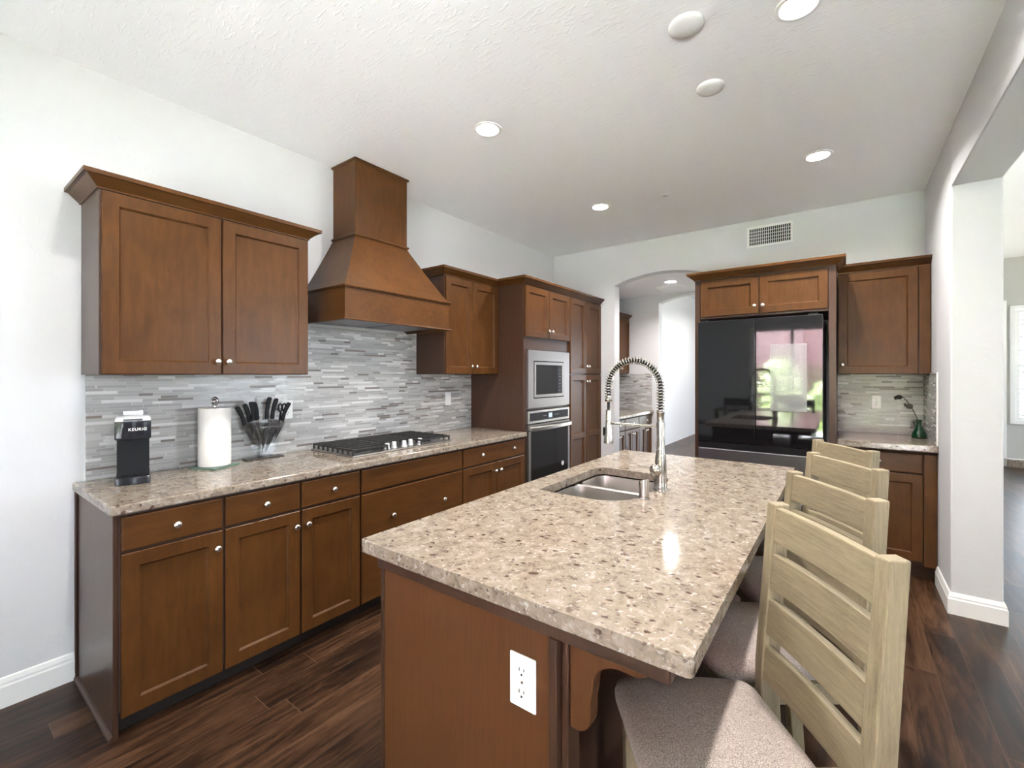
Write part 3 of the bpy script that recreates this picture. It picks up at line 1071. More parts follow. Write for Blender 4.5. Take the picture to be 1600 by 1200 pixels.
t = thing('upper_cabinet', 'brown wall cabinet hanging in the pantry beyond the arch', 'cabinet', (-2.53, PY0, 0), LB)
PW = YB - PY0 - 0.002
MB().box(0, PW, 0, -2.53 - XW - 0.002, 1.432, 2.213).build('body', M['wood_side'], t)
for k in range(4):
    x0 = k * PW / 4 + 0.004
    x1 = (k + 1) * PW / 4 - 0.004
    door(t, x0, x1, 1.435, 2.2, ((x1 - 0.028) if k % 2 == 0 else (x0 + 0.028), 1.50), rail=0.045)
sweep(MB(), [(0, 0), (PW, 0)], CROWN, 2.21).build('crown_moulding', M['wood_h'], t)

# ================================================================= island
IX0, IX1, IY0, IY1 = -1.185, -0.215, 0.821, 2.846
t = thing('island_cabinet', 'brown wood kitchen island base with corbel under the overhang', 'island', (0, 0, 0))
BX0, BX1, BY0, BY1 = -1.098, -0.565, 0.862, 2.80
mb = MB().box(BX0, BX0 + 0.02, BY0, BY1, 0.10, 0.838).box(BX1 - 0.02, BX1, BY0, BY1, 0, 0.838).box(BX0 + 0.02, BX1 - 0.02, BY1 - 0.02, BY1, 0, 0.838)
mb.box(BX0 + 0.02, BX1 - 0.02, BY0, BY1 - 0.02, 0.10, 0.12).box(BX0 + 0.06, BX0 + 0.075, BY0, BY1, 0, 0.10)
mb.build('body', M['wood_side'], t)
MB().box(BX0 + 0.001, -0.523, BY0 - 0.019, BY0 - 0.0005, 0.0, 0.838).build('end_panel', M['wood_island'], t, bevel=0.002)
MB().box(BX0 - 0.014, BX0, BY0 - 0.021, BY0 + 0.02, 0.0, 0.838).build('edge_batten', M['wood_side'], t, bevel=0.002)
MB().box(-0.522, -0.500, BY0 - 0.026, BY0 - 0.0005, 0.0, 0.838).build('corner_post', M['wood_side'], t, bevel=0.003)
MB().box(-0.4995, -0.482, BY0 - 0.008, BY0 + 0.045, 0.0, 0.838).build('corbel_board', M['wood_side'], t, bevel=0.003)
mb = MB()
fr = [(0, 0.0), (0.0, 0.0)]
# sub-top rail, running round under the stone
mb.box(-1.125, -0.258, 0.838, 0.862, 0.8385, 0.8755).box(-1.125, -1.10, 0.862, 2.81, 0.8385, 0.8755).box(-0.285, -0.258, 0.862, 2.81, 0.8385, 0.8755)
mb.box(-1.10, -0.285, 2.79, 2.81, 0.8385, 0.8755).box(BX1, -0.285, 0.862, 2.79, 0.862, 0.8755)
mb.build('subtop_rail', M['wood_side'], t, bevel=0.003)
for k in range(3):
    y0 = 0.88 + k * 0.64
    dd = MB()
    dd.box(-1.118, -1.099, y0, y0 + 0.62, 0.11, 0.70)
    dd.build('door', M['wood'], t, bevel=0.003)
    MB().box(-1.118, -1.099, y0, y0 + 0.62, 0.71, 0.832).build('drawer', M['wood_h'], t, bevel=0.003)


def corbel_profile():
    x0, z1 = -0.4815, 0.838
    pts = [(x0, z1), (x0, 0.648)]
    # bottom lobe
    for k in range(7):
        a = R(-100 + 95 * k / 6)
        pts.append((-0.466 + 0.034 * math.cos(a), 0.682 + 0.036 * math.sin(a)))
    # waist then quarter cove to the tip
    pts += [(-0.4315, 0.70), (-0.431, 0.724), (-0.427, 0.745)]
    for k in range(9):
        a = R(178 - 84 * k / 8)
        pts.append((-0.364 + 0.062 * math.cos(a), 0.757 + 0.056 * math.sin(a)))
    pts += [(-0.330, 0.812), (-0.312, 0.820), (-0.300, 0.838)]
    return pts


MB().prism(corbel_profile(), 'y', BY0 - 0.002, BY0 + 0.036).build('corbel', M['wood_island'], t, bevel=0.003)

# island top with the sink cut-out
SX0, SX1, SY0, SY1 = -1.072, -0.668, 1.640, 2.245


def slab_with_hole(outer, inner, z0, z1, name, mat):
    bm = bmesh.new()
    ring = []
    for pts in (outer, inner):
        vs = [bm.verts.new((p[0], p[1], z1)) for p in pts]
        es = [bm.edges.new((vs[i], vs[(i + 1) % len(vs)])) for i in range(len(vs))]
        ring += es
    bmesh.ops.triangle_fill(bm, edges=ring, use_beauty=True)
    top = list(bm.faces)
    ex = bmesh.ops.extrude_face_region(bm, geom=top)
    for v in [g for g in ex['geom'] if isinstance(g, bmesh.types.BMVert)]:
        v.co.z = z0
    bmesh.ops.recalc_face_normals(bm, faces=bm.faces)
    me = bpy.data.meshes.new(name)
    bm.to_mesh(me)
    bm.free()
    me.materials.append(mat)
    o = bpy.data.objects.new(name, me)
    COL.objects.link(o)
    md = o.modifiers.new('bevel', 'BEVEL')
    md.width, md.segments, md.limit_method, md.angle_limit = 0.005, 3, 'ANGLE', R(60)
    return o


RSINK = (0.03, 0.17, 0.13, 0.05)
o = slab_with_hole(rrect(IX0, IX1, IY0, IY1, 0.012, 0, 3), rrect(SX0, SX1, SY0, SY1, RSINK, 0, 10), 0.876, 0.914, 'island_countertop', M['granite'])
tag(o, 'large speckled beige granite island top with a sink cut-out', 'countertop')

# sink
t = thing('double_bowl_sink', 'stainless undermount double bowl sink set into the island top', 'sink', (0, 0, 0.874))
DIV = 1.985
for (a, b, rs) in ((SY0 - 0.004, DIV - 0.012, (0.034, 0.165, 0.08, 0.06)), (DIV + 0.012, SY1 + 0.004, (0.06, 0.08, 0.125, 0.054))):
    mb = MB()
    x0, x1 = SX0 - 0.004, SX1 + 0.004
    zz = [(-0.004, 0.0), (-0.004, 0.006), (-0.05, 0.012), (-0.14, 0.022), (-0.172, 0.034), (-0.186, 0.06)]
    lo = [rrect(x0 + e, x1 - e, a + e, b - e, [max(r_ - e * 0.4, 0.03) for r_ in rs], z, 8) for z, e in zz]
    c = ((x0 + x1) / 2, (a + b) / 2)
    for s_ in (0.5, 0.16):
        lo.append([(c[0] + (p[0] - c[0]) * s_, c[1] + (p[1] - c[1]) * s_, -0.192) for p in lo[5]])
    mb.loft(lo, cap0=False, cap1=True)
    bw = mb.build('bowl', M['sink_steel'], t, smooth=50)
    MB().lathe([(0.042, 0), (0.045, 0.003), (0.030, 0.004), (0.028, 0.001)], (c[0], c[1], -0.1915), 'z', 24).build('drain', M['chrome'], bw, smooth=50)
# rounded saddle between the bowls
lo = []
for k in range(9):
    a = math.pi * k / 8
    lo.append((DIV - 0.019 * math.cos(a), -0.012 + 0.010 * math.sin(a)))
MB().prism(lo + [(DIV + 0.019, -0.03), (DIV - 0.019, -0.03)], 'x', SX0 - 0.002, SX1 + 0.002).build('divider', M['sink_steel'], t, smooth=50)

# faucet
t = thing('kitchen_faucet', 'tall brushed nickel spring pull-down faucet standing behind the island sink', 'faucet', (-0.642, 1.948, 0.914))
MB().lathe([(0.030, 0.0), (0.030, 0.006), (0.0275, 0.010), (0.0265, 0.04), (0.0245, 0.09), (0.0235, 0.13), (0.0185, 0.17), (0.0165, 0.22), (0.0165, 0.276)], n=28).build('body', M['faucet'], t, smooth=40)
MB().lathe([(0.0175, 0.276), (0.0175, 0.292), (0.0155, 0.294), (0.0155, 0.330), (0.0165, 0.332), (0.0165, 0.340)], n=28).build('collar', M['faucet'], t, smooth=40)
SPX, SPH = -0.243, 0.571


def arch_path(n=60):
    pts = []
    rad = -SPX / 2
    zc = SPH - rad - 0.006
    for k in range(8):
        pts.append(Vector((0, 0, 0.34 + (zc - 0.34) * k / 8)))
    for k in range(n + 1):
        a = math.pi * k / n
        pts.append(Vector((SPX / 2 + rad * math.cos(a), 0, zc + (rad) * math.sin(a))))
    for k in range(1, 5):
        pts.append(Vector((SPX, 0, zc - (zc - 0.395) * k / 4)))
    return pts


ap = arch_path()
MB().tube(ap, 0.0095, 10).build('hose', M['rubber'], t, smooth=60)
# spring coil: helix round the hose
L = [0.0]
for i in range(1, len(ap)):
    L.append(L[-1] + (ap[i] - ap[i - 1]).length)
tot = L[-1]


def at_len(s_):
    for i in range(1, len(ap)):
        if L[i] >= s_:
            f_ = (s_ - L[i - 1]) / (L[i] - L[i - 1])
            p = ap[i - 1].lerp(ap[i], f_)
            return p, (ap[min(i + 1, len(ap) - 1)] - ap[i - 1]).normalized()
    return ap[-1], (ap[-1] - ap[-2]).normalized()


turns = 42
hp = []
for k in range(turns * 12 + 1):
    s_ = tot * k / (turns * 12)
    p, d = at_len(s_)
    nrm = Vector((0, 1, 0))
    b_ = d.cross(nrm).normalized()
    a = 2 * math.pi * k / 12
    hp.append(p + nrm * (0.0155 * math.cos(a)) + b_ * (0.0155 * math.sin(a)))
MB().tube(hp, 0.0021, 6).build('spring', M['faucet'], t, smooth=60)
MB().lathe([(0.014, 0.375), (0.0165, 0.378), (0.0165, 0.39), (0.012, 0.394), (0.012, 0.40)], (SPX, 0, 0), 'z', 20).build('spring_end', M['faucet'], t, smooth=40)
MB().tube([(SPX, 0, 0.395), (SPX, 0, 0.33)], 0.007, 12).build('hose_end', M['rubber'], t, smooth=60)
sh = MB().lathe([(0.0115, 0.336), (0.0125, 0.332), (0.0125, 0.285), (0.015, 0.26), (0.0195, 0.215), (0.022, 0.188), (0.0215, 0.182), (0.014, 0.180)], (SPX, 0, 0), 'z', 24).build('spray_head', M['faucet'], t, smooth=40)
MB().box(SPX - 0.024, SPX - 0.016, -0.012, 0.0, 0.215, 0.255).build('spray_button', M['black'], sh, bevel=0.003)
MB().tube([(SPX + 0.010, 0, 0.275), (-0.012, 0, 0.275)], 0.0055, 12).lathe([(0.0145, -0.008), (0.0145, 0.008)], (SPX, 0, 0.275), 'z', 20).build('docking_arm', M['faucet'], t, smooth=40)
h_ = MB().sphere((-0.010, -0.032, 0.090), 0.026, 18, 12).build('handle_hub', M['faucet'], t, smooth=60)
MB().tube([(-0.02, -0.036, 0.096), (-0.085, -0.044, 0.103)], [0.0052, 0.0042], 12).build('handle_lever', M['faucet'], h_, smooth=60)

# air gap cap
mb = MB()
n = 24
lo = []
for k, (z, r_) in enumerate(((0, 0.022), (0.004, 0.022), (0.005, 0.0205), (0.072, 0.0205))):
    lo.append([(r_ * math.cos(2 * math.pi * i / n), r_ * math.sin(2 * math.pi * i / n), z if k < 3 else z + 0.010 * math.cos(2 * math.pi * i / n + 0.6)) for i in range(n)])
mb.loft(lo)
o = mb.build('sink_air_gap', M['chrome'], bevel=0.0015, smooth=40)
o.location = (-0.652, 1.775, 0.9142)
tag(o, 'short chrome cylinder cap on the island top in front of the faucet', 'air gap')

# ================================================================= outlets and switch


def outlet(name, label, loc, rz, w=0.070, h=0.115, decora=False, switch=False, group=None):
    t = thing(name, label, 'wall outlet' if not switch else 'light switch', loc, rz, group)
    MB().box(-w / 2, w / 2, -0.006, 0, -h / 2, h / 2).build('cover_plate', M['white'], t, bevel=0.003, seg=3)
    if switch:
        MB().box(-0.017, 0.017, -0.009, -0.006, -0.033, 0.033).build('rocker', M['white'], t, bevel=0.002)
        return t
    for zc in (0.025, -0.025):
        lo = []
        pts = []
        for k in range(20):
            a = 2 * math.pi * k / 20
            pts.append((max(-0.0165, min(0.0165, 0.0195 * math.cos(a))), zc + 0.0145 * math.sin(a)))
        r_ = MB().prism(pts, 'y', -0.0085, -0.006).build('receptacle', M['white'], t, bevel=0.001)
        mb = MB()
        mb.box(-0.0075, -0.0055, -0.0092, -0.0085, zc + 0.001, zc + 0.009).box(0.0055, 0.0075, -0.0092, -0.0085, zc + 0.002, zc + 0.008)
        mb.lathe([(0.0026, 0.0085), (0.0026, 0.0092)], (0, 0, zc - 0.0065), '-y', 12)
        mb.build('slots', M['slot'], r_)
    MB().lathe([(0.003, 0.006), (0.003, 0.0072)], (0, 0, 0), '-y', 12).build('screw', M['nickel'], t)
    return t


outlet('wall_outlet', 'white duplex outlet on the near end panel of the island', (-0.592, BY0 - 0.0192, 0.711), 0, 0.072, 0.122)
outlet('wall_outlet', 'white duplex outlet on the left backsplash behind the knife stand', (XW + 0.0092, 1.447, 1.192), LB, 0.072, 0.12)
outlet('wall_outlet', 'white duplex outlet on the tile above the nook counter by the green vase', (0.207, YF - 0.0092, 1.19), 0, 0.066, 0.114)
outlet('light_switch', 'white rocker switch on the backsplash below the narrow wall cabinet', (XW + 0.0092, 2.90, 1.20), LB, 0.07, 0.12, switch=True)

# ================================================================= cooktop
t = thing('gas_cooktop', 'stainless five-burner gas cooktop with black grates set on the long counter', 'cooktop', (-2.372, 1.592, 0.9145), LB)
CWD, CDP = 0.845, 0.470
MB().box(0, CWD, 0, CDP, 0, 0.010).build('tray', M['steel_h'], t, bevel=0.003)


def grate(x0, x1, y0, y1):
    mb = MB()
    zt = 0.046
    def bar(a, b, c, d, z0=0.034, z1=zt): mb.box(a, b, c, d, z0, z1)
    w = 0.011
    bar(x0, x1, y0, y0 + w); bar(x0, x1, y1 - w, y1); bar(x0, x0 + w, y0 + w, y1 - w); bar(x1 - w, x1, y0 + w, y1 - w)
    nb = 7
    for k in range(1, nb):
        y = y0 + (y1 - y0) * k / nb
        bar(x0 + w, x1 - w, y - 0.004, y + 0.004, 0.036, zt + 0.004)
    xm = (x0 + x1) / 2
    bar(xm - 0.005, xm + 0.005, y0 + w, y1 - w, 0.030, 0.040)
    k = 0
    for x in (x0, x1 - w):
        for i in range(9):
            y = y0 + (y1 - y0 - w) * i / 8
            mb.box(x, x + w, y, y + w * 0.8, 0.010, 0.034)
    return mb


grate(0.008, 0.272, 0.012, 0.460).build('grate', M['iron'], t, bevel=0.002)
grate(0.282, 0.543, 0.140, 0.460).build('grate', M['iron'], t, bevel=0.002)
grate(0.553, 0.837, 0.012, 0.460).build('grate', M['iron'], t, bevel=0.002)
for x, y, r_ in ((0.14, 0.12, 0.04), (0.14, 0.34, 0.035), (0.4125, 0.30, 0.055), (0.685, 0.12, 0.035), (0.685, 0.34, 0.045)):
    MB().lathe([(r_ + 0.012, 0.010), (r_ + 0.010, 0.014), (r_, 0.016), (r_, 0.024), (r_ * 0.85, 0.027), (r_ * 0.1, 0.028)], (x, y, 0), 'z', 20).build('burner', M['iron'], t, smooth=40)
for k in range(5):
    kb = MB().lathe([(0.021, 0.010), (0.021, 0.014), (0.0165, 0.018), (0.0155, 0.046), (0.014, 0.049), (0.002, 0.0495)], (0.292 + k * 0.071, 0.052 + 0.018 * (k % 2), 0), 'z', 20).build('burner_knob', M['silver'], t, smooth=40)

# ================================================================= counter-top things
# coffee maker
t = thing('coffee_maker', 'slim black single-cup coffee maker with silver lid on the long counter', 'coffee maker', (-2.668, 0.628, 0.9142), LB + R(-14))
cw = 0.058


def dloop(w, y0, y1, z, n=10, bulge=0.012):
    pts = [(-w, y1, z), (-w, y0, z)]
    pts = []
    for k in range(n + 1):
        s_ = k / n
        x = -w + 2 * w * s_
        pts.append((x, y0 - bulge * (1 - (2 * s_ - 1) ** 2), z))
    pts += [(w, y1 - 0.02, z), (w - 0.02, y1, z), (-w + 0.02, y1, z), (-w, y1 - 0.02, z)]
    return pts


MB().loft([dloop(cw + 0.004, -0.065, 0.15, 0.0), dloop(cw + 0.004, -0.065, 0.15, 0.034)]).build('drip_base', M['black_gloss'], t, bevel=0.003)
MB().loft([dloop(cw, -0.015, 0.148, 0.034, bulge=0.002), dloop(cw, -0.015, 0.148, 0.206, bulge=0.002)]).build('back_column', M['black'], t)
hd = MB().loft([dloop(cw + 0.004, -0.068, 0.15, 0.206, bulge=0.018), dloop(cw + 0.006, -0.072, 0.15, 0.212, bulge=0.018), dloop(cw + 0.006, -0.072, 0.15, 0.288, bulge=0.018)]).build('brew_head', M['black_gloss'], t, bevel=0.002, smooth=50)
ld = MB().loft([dloop(cw + 0.005, -0.070, 0.148, 0.288, bulge=0.018), dloop(cw + 0.004, -0.068, 0.146, 0.303, bulge=0.018), dloop(cw - 0.004, -0.060, 0.135, 0.312, bulge=0.016)]).build('lid', M['silver'], t, bevel=0.003, smooth=50)
MB().box(-0.034, 0.034, -0.092, -0.082, 0.293, 0.300).build('lid_handle', M['black_gloss'], ld, bevel=0.002)
MB().box(-0.036, 0.036, -0.02, 0.03, 0.312, 0.334).build('lid_top', M['silver'], ld, bevel=0.004)
MB().box(-0.04, 0.04, -0.060, -0.018, 0.0345, 0.037).build('drip_grid', M['black'], t)


def text_mesh(body, size, mat, name, parent, ext=0.0008, bold=0.0):
    cu = bpy.data.curves.new(name, 'FONT')
    cu.body = body
    cu.size = size
    cu.align_x, cu.align_y = 'CENTER', 'CENTER'
    cu.extrude = ext
    cu.space_character = 1.12
    cu.offset = bold
    tmp = bpy.data.objects.new('tmp_text', cu)
    COL.objects.link(tmp)
    dg = bpy.context.evaluated_depsgraph_get()
    me = bpy.data.meshes.new_from_object(tmp.evaluated_get(dg))
    bpy.data.objects.remove(tmp)
    me.name = name
    me.materials.clear()
    me.materials.append(mat)
    o = bpy.data.objects.new(name, me)
    COL.objects.link(o)
    o.parent = parent
    return o


tx = text_mesh('KEURIG', 0.0175, M['white'], 'brand_lettering', hd, 0.0006, 0.0002)
tx.location = (0.016, -0.0895, 0.252)
tx.rotation_euler = (R(90), 0, R(5))

# paper towels on a glass-based stand
t = thing('paper_towel_holder', 'square glass based paper towel stand with clear ring finial', 'paper towel holder', (-2.752, 0.995, 0.9142), R(24))
MB().box(-0.082, 0.082, -0.082, 0.082, 0.0, 0.010).build('base', M['green_edge'], t, bevel=0.002)
MB().lathe([(0.006, 0.010), (0.006, 0.335)], n=14).build('post', M['chrome'], t, smooth=50)
mb = MB()
ring = [(0.020 * math.cos(2 * math.pi * k / 24), 0, 0.356 + 0.020 * math.sin(2 * math.pi * k / 24)) for k in range(25)]
mb.tube(ring, 0.0055, 8)
mb.sphere((0, 0, 0.356), 0.013, 14, 8)
mb.build('finial', M['chrome'], t, smooth=60)
mb = MB()
lo = [[(r_ * math.cos(2 * math.pi * i / 48), r_ * math.sin(2 * math.pi * i / 48), z) for i in range(48)] for r_, z in ((0.021, 0.002), (0.074, 0.0), (0.0765, 0.002), (0.0765, 0.307), (0.074, 0.310), (0.021, 0.308), (0.021, 0.002))]
o = mb.loft(lo, False, False).build('paper_towel_roll', M['paper'], smooth=40)
o.location = (-2.752, 0.995, 0.9247)
tag(o, 'thick white roll of paper towels on the glass stand', 'paper towels')

# knife stand
t = thing('knife_stand', 'clear acrylic fan-shaped knife stand on the long counter', 'knife stand', (-2.80, 1.272, 0.9142), LB)
MB().box(-0.105, 0.108, -0.035, 0.035, 0.0, 0.008).build('base', M['blade'], t, bevel=0.002)
fan = [(-0.035, 0.008), (0.045, 0.008), (0.122, 0.212), (0.06, 0.232), (-0.06, 0.232), (-0.130, 0.207)]
MB().prism(fan, 'y', -0.022, -0.018).build('front_plate', M['acrylic'], t)
MB().prism(fan, 'y', 0.012, 0.016).build('rear_plate', M['acrylic'], t)
MB().box(-0.03, 0.04, -0.018, 0.012, 0.0085, 0.020).build('spacer', M['acrylic'], t)
KN = [([1.121, 1.231], [1.162, 1.123], [1.199, 1.026], 0.018, 'black-handled knife at the far left of the acrylic stand'),
      ([1.167, 1.243], [1.197, 1.138], [1.213, 1.052], 0.018, 'black-handled knife second from the left in the acrylic stand'),
      ([1.196, 1.256], [1.209, 1.141], [1.244, 1.003], 0.02, 'black-handled knife third from the left in the acrylic stand'),
      ([1.219, 1.252], [1.238, 1.145], [1.262, 1.036], 0.016, 'black-handled knife left of the middle gap in the acrylic stand'),
      ([1.305, 1.279], [1.287, 1.149], [1.258, 0.945], 0.026, 'tallest black-handled knife right of the middle gap in the stand'),
      ([1.352, 1.269], [1.325, 1.145], [1.286, 0.950], 0.046, 'broad-bladed black chef knife in the acrylic stand'),
      ([1.423, 1.240], [1.378, 1.131], [1.340, 1.021], 0.022, 'black-handled knife leaning furthest right in the acrylic stand')]
for i, (a, b, c, bw, lab) in enumerate(KN):
    yy = (-0.010, 0.004)[i % 2]
    k = thing('kitchen_knife', lab, 'knife', (-2.80, b[0], b[1]), LB, 'knives in the acrylic stand')
    A = Vector((a[0] - b[0], a[1] - b[1]))
    Cc = Vector((c[0] - b[0], c[1] - b[1]))
    d = A.normalized()
    nrm = Vector((d.y, -d.x))
    hp_ = []
    Ln = A.length
    bendv = 0.006 if i < 4 else -0.006
    lo = []
    for s_, w in ((0, 0.010), (0.1, 0.0115), (0.35, 0.0100), (0.65, 0.0115), (0.9, 0.0125), (1.0, 0.009)):
        p = A * s_ + nrm * (bendv * math.sin(math.pi * s_))
        lo.append([(p.x - nrm.x * w, yy - 0.007, p.y - nrm.y * w), (p.x + nrm.x * w, yy - 0.007, p.y + nrm.y * w),
                   (p.x + nrm.x * w, yy + 0.007, p.y + nrm.y * w), (p.x - nrm.x * w, yy + 0.007, p.y - nrm.y * w)])
    MB().loft(lo).build('handle', M['black'], k, bevel=0.003)
    dc = Cc.normalized()
    n2 = Vector((dc.y, -dc.x)) * (1 if i < 4 else -1)
    L2 = Cc.length
    pts = [Vector((0, 0)) - n2 * 0.006, dc * L2 * 0.72 - n2 * 0.006, dc * L2, dc * L2 * 0.72 + n2 * (bw * 0.55 - 0.006), dc * L2 * 0.3 + n2 * (bw - 0.006), Vector((0, 0)) + n2 * (bw - 0.006)]
    MB().prism([(p.x, p.y) for p in pts], 'y', yy - 0.001, yy + 0.001).build('blade', M['blade'], k)
k = thing('kitchen_scissors', 'black-handled kitchen scissors at the right of the acrylic knife stand', 'scissors', (-2.806, 1.374, 1.134), LB)
mb = MB()
for s_ in (-1, 1):
    ring = [(0.018 + 0.012 * s_ + 0.011 * math.cos(2 * math.pi * q / 18), 0.012, 0.075 + 0.024 * math.sin(2 * math.pi * q / 18)) for q in range(19)]
    mb.tube(ring, 0.005, 8)
mb.tube([(0.010, 0.012, 0.052), (0.002, 0.012, 0.0)], 0.006, 8)
mb.build('handle', M['black'], k, smooth=60)
MB().prism([(-0.006, 0.0), (0.010, 0.0), (-0.026, -0.110), (-0.029, -0.108)], 'y', 0.011, 0.013).build('blade', M['blade'], k)

# green vase with a drooping flower
t = thing('bud_vase', 'small dark green glass bottle vase on the nook counter', 'vase', (0.452, 4.56, 0.9352))
MB().lathe([(0.036, 0.0), (0.044, 0.004), (0.045, 0.016), (0.040, 0.040), (0.026, 0.070), (0.0165, 0.090), (0.0145, 0.112), (0.0155, 0.126), (0.021, 0.134), (0.022, 0.138), (0.017, 0.137), (0.012, 0.12), (0.010, 0.10)], n=28).build('bottle', M['green_glass'], t, smooth=50)
ring = [(-0.018 - 0.010 * math.cos(R(q)), -0.004, 0.105 + 0.016 * math.sin(R(q))) for q in range(-90, 91, 15)]
MB().tube(ring, 0.0035, 8).build('side_loop', M['green_glass'], t, smooth=50)
f_ = thing('dried_flower', 'drooping dark flower on a bent stem leaning out of the green vase', 'flower', (0.448, 4.556, 1.055))
stem = [(0.004, 0, -0.02), (-0.004, 0, 0.02), (-0.018, 0, 0.06), (-0.038, 0, 0.105), (-0.062, 0, 0.155), (-0.082, 0, 0.180), (-0.098, 0, 0.190)]
MB().tube(stem, 0.0032, 8).build('stem', M['leaf'], f_, smooth=60)
mb = MB()
mb.sphere((-0.112, 0, 0.188), 0.019, 14, 8, (1.1, 1, 0.8))
for k in range(6):
    a = k * 1.05
    mb.sphere((-0.118 + 0.010 * math.cos(a), 0.012 * math.sin(a), 0.182 - 0.004 * k % 3 * 0.003), 0.0125, 8, 6, (1.2, 0.6, 1.0))
mb.sphere((-0.132, 0, 0.172), 0.007, 8, 6)
mb.build('bloom', M['flower'], f_, smooth=60)
mb = MB()
mb.sphere((-0.052, -0.004, 0.118), 0.020, 12, 8, (1.1, 0.25, 1.0))
mb.sphere((-0.076, 0.004, 0.128), 0.010, 10, 6, (0.6, 0.3, 1.5))
mb.build('leaf', M['leaf'], f_, smooth=60)

# ================================================================= ceiling fittings


def can_light(label, x, y, z, group, mat='lens', r=0.062, power=1.0):
    t = thing('recessed_light', label, 'ceiling light', (x, y, z), 0, group)
    MB().lathe([(r + 0.022, 0.0), (r + 0.020, -0.004), (r + 0.004, -0.006), (r + 0.002, -0.003), (r + 0.002, 0.0)], n=36).build('trim_ring', M['white'], t, smooth=40)
    MB().lathe([(r, -0.001), (r, -0.0035), (r * 0.9, -0.0042), (0.002, -0.0045)], n=36).build('lens', M[mat], t, smooth=40)
    d = bpy.data.lights.new('can_lamp', 'AREA')
    d.shape, d.size, d.energy, d.spread, d.color = 'DISK', 2 * r, CAN * power, R(146), (1.0, 0.965, 0.92)
    l = bpy.data.objects.new('can_lamp', d)
    l.parent = t
    l.location = (0, 0, -0.006)
    COL.objects.link(l)
    return t


LG = 'recessed kitchen ceiling lights'
can_light('lit recessed ceiling light in front of the range hood chimney', -1.695, 2.043, ZC, LG)
can_light('lit recessed ceiling light over the aisle before the oven tower', -1.695, 3.563, ZC, LG)
can_light('lit recessed ceiling light before the refrigerator, right of the sprinkler', -0.142, 3.592, ZC, LG)
can_light('lit recessed ceiling light beside the larger round cover at the top edge', -0.146, 2.085, ZC, LG)
can_light('lit recessed ceiling light out of view over the near end of the aisle', -1.695, 0.52, ZC, LG, power=0.55)
can_light('lit recessed ceiling light out of view over the near stool', -0.142, 0.52, ZC, LG)
can_light('lit recessed light in the pantry ceiling beyond the arch', -1.674, 5.445, 2.53, None, 'lens_dim')
can_light('unseen ceiling light added to brighten the hall beyond the pantry', -1.6, 8.2, 3.22, 'added hall lights', 'lens', 0.062, 1.8)  # unseen lamp, added to brighten the hall walls
can_light('unseen ceiling light added to brighten the far end of the hall', -1.6, 10.2, 3.22, 'added hall lights', 'lens', 0.062, 1.8)  # second unseen hall lamp, also added for brightness

for lab, x, y, r_ in (('larger plain white round domed cover on the ceiling, nearer the camera', -0.528, 1.924, 0.070), ('smaller plain white round cover on the ceiling, beyond the larger one', -0.544, 2.412, 0.066)):
    o = MB().lathe([(r_, 0.0), (r_, -0.006), (r_ * 0.93, -0.012), (r_ * 0.6, -0.016), (r_ * 0.02, -0.018)], n=40).build('ceiling_cover', M['white'], smooth=50)
    o.location = (x, y, ZC - 0.0002)
    tag(o, lab, 'ceiling cover', 'round ceiling covers')
t = thing('fire_sprinkler', 'tiny concealed sprinkler cover on the ceiling before the far wall', 'sprinkler', (-1.166, 3.646, ZC - 0.0002))
MB().lathe([(0.034, 0.0), (0.033, -0.003), (0.022, -0.004), (0.002, -0.004)], n=24).build('cover', M['white'], t, smooth=40)
MB().lathe([(0.019, -0.0042), (0.019, -0.008), (0.002, -0.0085)], n=20).build('cap', M['silver'], t, smooth=40)

# wall register
t = thing('air_register', 'white rectangular air register high on the far wall above the refrigerator', 'air vent', (-0.557, YF - 0.0005, 2.706))
mb = MB()
frame_rect(mb, 'y', -0.010, 0.010, -0.187, 0.187, -0.098, 0.098, 0.022)
mb.build('frame', M['white'], t, bevel=0.003)
MB().box(-0.166, 0.166, -0.003, -0.001, -0.077, 0.077).build('duct_back', M['slot'], t)
mb = MB()
for k in range(1, 21):
    x = -0.166 + 0.332 * k / 21
    mb.box(x - 0.002, x + 0.002, -0.012, -0.006, -0.076, 0.076)
for k in range(1, 5):
    z = -0.077 + 0.154 * k / 5
    mb.box(-0.165, 0.165, -0.006, -0.004, z - 0.002, z + 0.002)
mb.build('grille', M['white'], t)
# pantry ceiling vent
t = thing('ceiling_vent', 'white return air vent in the pantry ceiling beyond the arch', 'air vent', (-1.62, 5.86, 2.5295))
mb = MB()
mb.box(-0.36, 0.36, -0.19, -0.165, -0.008, 0).box(-0.36, 0.36, 0.165, 0.19, -0.008, 0).box(-0.36, -0.335, -0.165, 0.165, -0.008, 0).box(0.335, 0.36, -0.165, 0.165, -0.008, 0).box(-0.012, 0.012, -0.165, 0.165, -0.008, 0)
mb.build('frame', M['white'], t)
mb = MB()
for k in range(1, 26):
    y = -0.165 + 0.33 * k / 26
    mb.box(-0.334, -0.013, y - 0.004, y + 0.001, -0.006, -0.001).box(0.013, 0.334, y - 0.004, y + 0.001, -0.006, -0.001)
mb.build('grille', M['white'], t)

# ================================================================= counter stools


